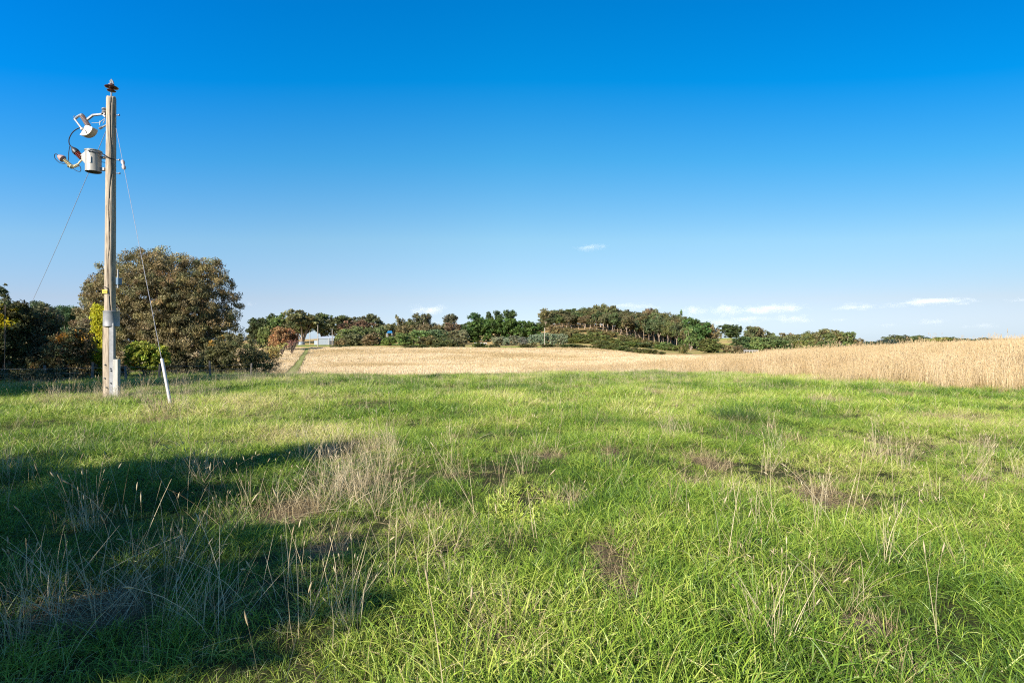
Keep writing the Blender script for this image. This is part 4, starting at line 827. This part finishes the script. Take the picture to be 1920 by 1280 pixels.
GREEN = grass_mat('green_blade', [(0, (.06,.125,.018)), (.22, (.14,.25,.028)), (.45, (.29,.41,.05)), (.66, (.44,.50,.10)), (.82, (.55,.50,.20)), (1, (.66,.55,.32))], trans=.32, rough=.42, spec=.35, root=(.11,.11,.04))
STRAW = grass_mat('straw_blade', [(0, (.27,.21,.12)), (.35, (.42,.34,.21)), (.65, (.56,.475,.31)), (1, (.66,.58,.41))], trans=.22, rough=.6, root=(.40,.30,.15))
THATCH = grass_mat('thatch', [(0, (.10,.075,.045)), (.5, (.26,.205,.105)), (1, (.44,.365,.21))], trans=.1, rough=.8, root=(.16,.11,.07))
TALL = grass_mat('tall_straw', [(0, (.40,.30,.15)), (.35, (.57,.43,.235)), (.7, (.71,.57,.37)), (1, (.80,.68,.50))], trans=.28, rough=.65, root=(.26,.19,.06))
def coll(name): return bpy.data.collections.new(name)
cG = coll('green_sources')
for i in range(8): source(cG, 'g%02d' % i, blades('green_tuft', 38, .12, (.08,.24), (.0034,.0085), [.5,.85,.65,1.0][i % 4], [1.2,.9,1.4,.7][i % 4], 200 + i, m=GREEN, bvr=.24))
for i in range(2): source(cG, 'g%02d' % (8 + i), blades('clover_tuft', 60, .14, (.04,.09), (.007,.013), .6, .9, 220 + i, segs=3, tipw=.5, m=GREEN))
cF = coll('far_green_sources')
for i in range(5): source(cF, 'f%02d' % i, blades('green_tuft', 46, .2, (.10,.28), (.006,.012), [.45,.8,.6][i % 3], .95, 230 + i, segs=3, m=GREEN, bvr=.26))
cS = coll('straw_sources')
for i in range(4): source(cS, 's%02d' % i, blades('straw_tuft', 11, .09, (.22,.62), (.0022,.0045), .22, .3, 240 + i, m=STRAW, tipw=.35, head=(.05,.010,.3)))
for i in range(3): source(cS, 's%02d' % (4 + i), blades('straw_lying', 16, .16, (.25,.6), (.0025,.005), 1.2, .35, 250 + i, m=STRAW, tipw=.4))
for i in range(3): source(cS, 's%02d' % (10 + i), blades('long_stalk', 3, .06, (.5,.95), (.0028,.0046), .45, .3, 265 + i, m=STRAW, tipw=.45, head=(.07,.010,.5)))
for i in range(3): source(cS, 's%02d' % (7 + i), blades('seed_stalk', 2, .05, (.45,.75), (.0035,.005), .12, .18, 260 + i, m=STRAW, tipw=.5, head=(.07,.011,1)))
cT = coll('thatch_sources')
for i in range(4): source(cT, 't%02d' % i, blades('thatch_mat', 55, .22, (.10,.34), (.003,.006), 1.35, .25, 270 + i, segs=3, m=THATCH, tipw=.4, bvr=.35))
cL = coll('tall_sources')
for i in range(6): source(cL, 'l%02d' % i, blades('tall_tuft', 34, .24, (.72,1.12), (.004,.008), .10, .22, 280 + i, segs=4, m=TALL, tipw=.5, head=(.085,.015,.75), bvr=.25))
cD = coll('field_sources')
for i in range(4): source(cD, 'd%02d' % i, blades('field_tuft', 40, .55, (.22,.5), (.02,.045), .25, .4, 290 + i, segs=2, m=TALL, tipw=.4, bvr=.25))

def scatter(name, collx, pts, scl, idx_, tint, lab, seed, tilt=.12):
    n = len(pts); rg = np.random.default_rng(seed)
    me = bpy.data.meshes.new(name); me.vertices.add(n); me.vertices.foreach_set('co', np.asarray(pts, np.float32).ravel())
    rot = np.c_[rg.normal(0, tilt, n), rg.normal(0, tilt, n), rg.uniform(0, 6.283, n)].astype(np.float32)
    a = me.attributes.new('rot', 'FLOAT_VECTOR', 'POINT'); a.data.foreach_set('vector', rot.ravel())
    s3 = np.asarray(scl, np.float32); s3 = np.repeat(s3[:, None], 3, 1) if s3.ndim == 1 else s3
    a = me.attributes.new('scl', 'FLOAT_VECTOR', 'POINT'); a.data.foreach_set('vector', s3.ravel())
    a = me.attributes.new('idx', 'INT', 'POINT'); a.data.foreach_set('value', np.asarray(idx_, np.int32))
    a = me.attributes.new('tint', 'FLOAT', 'POINT'); a.data.foreach_set('value', np.asarray(tint, np.float32))
    o = link(name, me); tag(o, lab, 'grass', kind='stuff')
    ng = bpy.data.node_groups.new('scatter', 'GeometryNodeTree')
    ng.interface.new_socket('Geometry', in_out='INPUT', socket_type='NodeSocketGeometry'); ng.interface.new_socket('Geometry', in_out='OUTPUT', socket_type='NodeSocketGeometry')
    gi = ng.nodes.new('NodeGroupInput'); go = ng.nodes.new('NodeGroupOutput'); ip = ng.nodes.new('GeometryNodeInstanceOnPoints'); ci = ng.nodes.new('GeometryNodeCollectionInfo')
    ci.inputs['Collection'].default_value = collx; ci.inputs['Separate Children'].default_value = True; ci.inputs['Reset Children'].default_value = True
    def na(nm, dt):
        q = ng.nodes.new('GeometryNodeInputNamedAttribute'); q.data_type = dt; q.inputs[0].default_value = nm; return q.outputs['Attribute']
    L = ng.links.new
    L(gi.outputs[0], ip.inputs['Points']); L(ci.outputs[0], ip.inputs['Instance']); ip.inputs['Pick Instance'].default_value = True
    L(na('idx', 'INT'), ip.inputs['Instance Index']); er = ng.nodes.new('FunctionNodeEulerToRotation'); L(na('rot', 'FLOAT_VECTOR'), er.inputs[0]); L(er.outputs[0], ip.inputs['Rotation'])
    L(na('scl', 'FLOAT_VECTOR'), ip.inputs['Scale']); L(ip.outputs[0], go.inputs[0])
    md = o.modifiers.new('scatter', 'NODES'); md.node_group = ng
    return o
def sample(y0, y1, dens, seed, t=1.02, tmin=None):
    """points uniformly spread over the ground between two depths, within the view wedge and a margin"""
    rg = np.random.default_rng(seed); tmin = -t if tmin is None else tmin; wl = lambda y: (y + 1.5)
    area = (t - tmin) * ((y1 + 1.5) ** 2 - (y0 + 1.5) ** 2) / 2; n = int(area * dens)
    y = np.sqrt(rg.uniform((y0 + 1.5) ** 2, (y1 + 1.5) ** 2, n)) - 1.5; x = rg.uniform(tmin, t, n) * wl(y)
    return x, y, rg
def UU(x, y): return 960 + F * x / y
# --- near green pasture
def green(y0, y1, dens, seed, collx, nidx, smul, clover=False):
    x, y, rg = sample(y0, y1, dens, seed); u = UU(x, np.maximum(y, 1.2)); bm = bare_mask(x, y)
    hm = fbm(x, y, 1.1, 40, 2); dm = fbm(x, y, .45, 41, 2)
    keep = (y < edge(u) + rg.normal(0, .7, len(x)) + (fbm(x, y, 2.2, 43) - .5) * 5 + np.where(u > 1150, 1.2, 0)) & (rg.random(len(x)) > bm * 1.15) & (rg.random(len(x)) < .45 + dm * 1.1)
    keep &= ~((np.abs(x - pb[0]) < .25) & (np.abs(y - PD) < .25))
    x, y, u, hm = x[keep], y[keep], u[keep], hm[keep]; n = len(x)
    sc = smul * (.22 + hm * 1.56) * rg.uniform(.7, 1.25, n) * (1 - .35 * bm[keep])
    dry = fbm(x, y, 3.2, 44, 3); ty = fbm(x, y, .9, 45, 2)
    tint = .20 + (dry - .5) * .9 + .14 + (ty - .5) * .55 + rg.normal(0, .07, n); tint += np.where(rg.random(n) < .12, .3, 0)
    # pale mixed sward round the pole and stay, and towards the crest
    tint += .16 * np.exp(-(((x + 7.5) / 5) ** 2 + ((y - 14) / 4) ** 2)) + .05 * np.clip((y - 18) / 10, 0, 1)
    idx_ = rg.integers(0, nidx, n)
    if clover:
        cx, cyy = gv(985, 955); q = ((x - cx) / .42) ** 2 + ((y - cyy) / .6) ** 2; m_ = rg.random(n) < np.clip(1.3 - q, 0, .7); idx_[m_] = 8 + (idx_[m_] % 2); tint[m_] = .55; sc[m_] = rg.uniform(.8, 1.1, m_.sum())
    rushx, rushy = gv(1385, 790); m_ = (np.hypot(x - rushx, y - rushy) < .4); sc[m_] *= .7
    return np.c_[x, y, Z(x, y)], sc, idx_, np.clip(tint, 0, 1)
for k, (a, bq, dn, cl, ni, sm, cv) in enumerate([(.9, 5.5, 230, cG, 8, .70, True), (5.5, 12, 150, cG, 8, .72, True), (12, 44, 52, cF, 5, .76, False)]):
    pts, sc, ix, tn = green(a, bq, dn, 400 + k, cl, ni, sm, cv)
    scatter('green_grass', cl, pts, sc, ix, tn, ['lush green pasture grass nearest the camera', 'green pasture grass in the middle of the paddock', 'green and pale grass running up to the crest'][k], 500 + k)
# --- thatch in bare spots and everywhere thinly
x, y, rg = sample(1.0, 26, 60, 601); u = UU(x, y); bm = bare_mask(x, y); keep = (rg.random(len(x)) < .07 + bm * 1.2) & (y < edge(u) + .5); x, y = x[keep], y[keep]
scatter('thatch_grass', cT, np.c_[x, y, Z(x, y) + .01], rg.uniform(.45, .8, len(x)), rg.integers(0, 4, len(x)), rg.uniform(.2, .8, len(x)), 'matted brown dead grass lying in the bare spots', 602, tilt=.08)
# --- dry stalks through the pasture; denser in the photographed spots
SP = [(230,748,50,8,40),(350,738,60,9,40),(120,748,60,8,26),(450,718,80,6,40),(560,708,60,4,30),(665,900,55,50,30),(720,860,35,30,14),(640,940,50,25,22),(160,1010,25,15,9),(420,985,50,25,12),(520,950,40,25,12),(330,1080,40,25,6),(620,1130,30,60,4),(560,1190,40,50,4),(700,840,60,15,16),
      (1255,830,12,14,9),(1650,865,14,16,9),(1440,835,10,10,4),(330,770,50,12,20),(250,760,60,14,22),(560,720,80,10,26),(360,905,60,15,14),(740,960,40,25,9),(1700,880,30,20,4),(1560,1150,70,50,6),(1420,1180,60,60,6),(30,1230,30,30,6),(100,840,60,30,10),(850,890,40,20,6),(700,1000,30,30,7),
      (1075,960,14,20,4),(1660,1050,60,50,6),(640,1180,25,40,6),(30,900,40,20,8),(1850,870,50,20,6)]
xs, ysx, ii, sc_ = [], [], [], []
rg = np.random.default_rng(77)
for u, v, ru, rv, n in SP:
    n *= (.62 if v > 800 else .9)
    n = int(n * (1.5 if v < 950 else 1.0)); uu = rg.normal(u, ru * .55, n); vv = np.maximum(rg.normal(v, rv * .55, n), 662); d = CAMZ * F / (vv - 640); xs.append((uu - 960) / F * d); ysx.append(d); ii.append(rg.choice([0,1,2,3,4,5,6], n, p=[.2,.2,.18,.18,.08,.08,.08])); sc_.append(rg.uniform(.5, 1.0, n))
for u0, u1, v0, v1, n, ch in ((0,760,880,1270,36,(10,11,12)),(760,1900,850,1270,26,(10,11,12,7,8)),(0,420,1130,1210,34,(4,5,6,10)),(560,760,840,980,30,(4,5,10))):
    uu = rg.uniform(u0, u1, n); d = 1 / rg.uniform(1 / (CAMZ * F / (v0 - 640)), 1 / (CAMZ * F / (v1 - 640)), n); xs.append((uu - 960) / F * d); ysx.append(d); ii.append(rg.choice(ch, n)); sc_.append(rg.uniform(.6, 1.0, n))
x, y, rq = sample(1.3, 30, 3.2, 603); u = UU(x, y); dm = fbm(x, y, 2.2, 71, 2); keep = (rq.random(len(x)) < .25 + 1.1 * (dm - .3)) & (y < edge(u)); x, y = x[keep], y[keep]
xs.append(x); ysx.append(y); ii.append(rq.choice(np.arange(10), len(x), p=[.1,.1,.1,.1,.13,.13,.13,.07,.07,.07])); sc_.append(rq.uniform(.45, .95, len(x)))
# pale sward at the crest
x, y, rq = sample(15, 36, 9, 604); u = UU(x, y); keep = (y < edge(u) + 1.5) & (rq.random(len(x)) < np.clip((y - 15) / 12, 0, 1) * .8); x, y = x[keep], y[keep]
xs.append(x); ysx.append(y); ii.append(rq.integers(0, 4, len(x))); sc_.append(rq.uniform(.4, .75, len(x)))
x = np.concatenate(xs); y = np.concatenate(ysx)
scatter('dry_grass', cS, np.c_[x, y, Z(x, y)], np.concatenate(sc_), np.concatenate(ii), rg.uniform(.25, .8, len(x)), 'thin dry straw stalks standing through the green pasture', 605, tilt=.2)
# --- tall dry grass on the right
def tallgrass(y0, y1, dens, seed, smin=1):
    x, y, rg = sample(y0, y1, dens, seed, t=1.08, tmin=-.02); u = UU(x, y); e_ = edge(u); inn = y - e_ - (fbm(x, y, 1.1, 81, 2) - .5) * 5.2
    keep = (inn > 0) & (u > 985) & (rg.random(len(x)) < .25 + inn / 3.2); x, y, u, inn = x[keep], y[keep], u[keep], inn[keep]
    H = np.interp(u, HU, HH) * (.45 + .55 * np.clip(inn / 2.8, 0, 1)); n = len(x)
    sc = H * rg.uniform(.72, 1.10, n) * (.82 + .36 * fbm(x, y, .9, 88, 2)) * np.where((rg.random(n) < .05) & (u > 1450), 1.24, 1)
    return np.c_[x, y, Z(x, y)], np.c_[np.full(n, smin), np.full(n, smin), sc], rg.integers(0, 6, n), np.clip(.45 + (fbm(x, y, 4, 83) - .5) * .5 + rg.normal(0, .1, n), 0, 1)
p1_, s1_, i1_, t1_ = tallgrass(15, 36, 13, 611, .9); p2_, s2_, i2_, t2_ = tallgrass(36, 75, 5, 612, 1.5)
scatter('tall_dry_grass', cL, np.r_[p1_, p2_], np.r_[s1_, s2_], np.r_[i1_, i2_], np.r_[t1_, t2_], 'tall tan seeding grass standing along the right side of the paddock', 613, tilt=.07)
# --- dry field beyond the crest
def field(y0, y1, dens, seed, t0, t1, s):
    x, y, rg = sample(y0, y1, dens, seed, t=t1, tmin=t0); u = UU(x, y); lat = x - (-24.0 + (y - 60) * -.30)
    keep = (y > edge(u) + rg.normal(.3, .5, len(x))) & (y < 203 - np.clip((u - 1110) * .18, 0, 45)) & (np.abs(track_off(x, y)) > 1.0); x, y, u = x[keep], y[keep], u[keep]; n = len(x)
    f = fbm(x * .6, y, 16, 84, 3)
    return np.c_[x, y, Z(x, y)], s * rg.uniform(.6, 1.1, n), rg.integers(0, 4, n), np.clip(.62 - np.clip(f - .5, 0, 1) * 1.6 + rg.normal(0, .13, n), 0, 1)
def track_x(y): # grassy track: from column 545 at depth 60 to column 574 at depth 175
    u = np.interp(y, [40, 60, 90, 130, 175, 205], [530, 546, 557, 566, 574, 577]); return (u - 960) / F * y
def track_off(x, y): return x - track_x(y)
pf = field(28, 62, 4.5, 621, -.5, .3, .62); pf2 = field(62, 110, 2.2, 622, -.55, .45, .85); pf3 = field(110, 205, 1.0, 623, -.55, .4, 1.15)
scatter('field_grass', cD, *[np.concatenate(q) for q in zip(pf, pf2, pf3)], 'pale dry grass covering the field beyond the crest', 624, tilt=.06)
# track strip
yy = np.linspace(42, 203, 110); V = []; Fs = []; Cc = []
offs = [-.8,-.62,-.5,0,.5,.62,.8]; cc_ = [(.36,.28,.15),(.09,.08,.035),(.18,.20,.055),(.26,.27,.10),(.18,.20,.055),(.09,.08,.035),(.36,.28,.15)]
for i, q in enumerate(yy):
    for k, o_ in enumerate(offs): x_ = float(track_x(q)) + o_; V.append((x_, q, float(Z(x_, q)) + .07)); Cc.append(cc_[k])
nn = len(offs)
for i in range(len(yy) - 1):
    for k in range(nn - 1): Fs.append((i*nn+k, i*nn+k+1, (i+1)*nn+k+1, (i+1)*nn+k))
o = link('track', mesh_np('track', V, Fs, True, {'gcol': np.array(Cc)}), mat=gm); tag(o, 'narrow green wheel track climbing the dry field', kind='structure')
# rush tussock
RUSH = grass_mat('rush', [(0,(.03,.07,.02)),(.5,(.07,.12,.03)),(1,(.25,.22,.09))], trans=.15)
rx, ry = gv(1385, 792); o = link('rush_tussock', blades('rush_tussock', 420, .42, (.25,.55), (.004,.007), .45, .5, 901, m=RUSH, bvr=.5)); o.location = (rx, ry, float(Z(rx, ry))); tag(o, 'dark green rush tussock standing out of the pasture on the right', 'tussock')
# individually placed dry clumps by the pole
for i, (u, v, hh, n, lab) in enumerate([(140,738,.75,30,'fan of dry grass stalks left of the power pole'),(98,748,.5,10,'short dry seed stalks left of the fanned clump'),(186,742,.6,16,'dry stalks against the left foot of the power pole'),(270,735,.55,22,'dry stalks between the pole and its stay wire'),(340,722,.6,26,'dry stalks just right of the stay guard'),(300,778,.4,60,'bushy dry clump at the foot of the stay guard')]):
    x, y = gv(u, v); me = blades('dry_clump', n, .12 + .1 * (n > 25), (hh * .6, hh * 1.1), (.006,.011), .25, .25, 920 + i, m=STRAW, tipw=.5, head=(.08,.018,.5), bvr=.5); o = link('dry_grass_clump', me); o.location = (x, y, float(Z(x, y))); tag(o, lab, 'grass clump', 'dry grass clumps near the power pole')
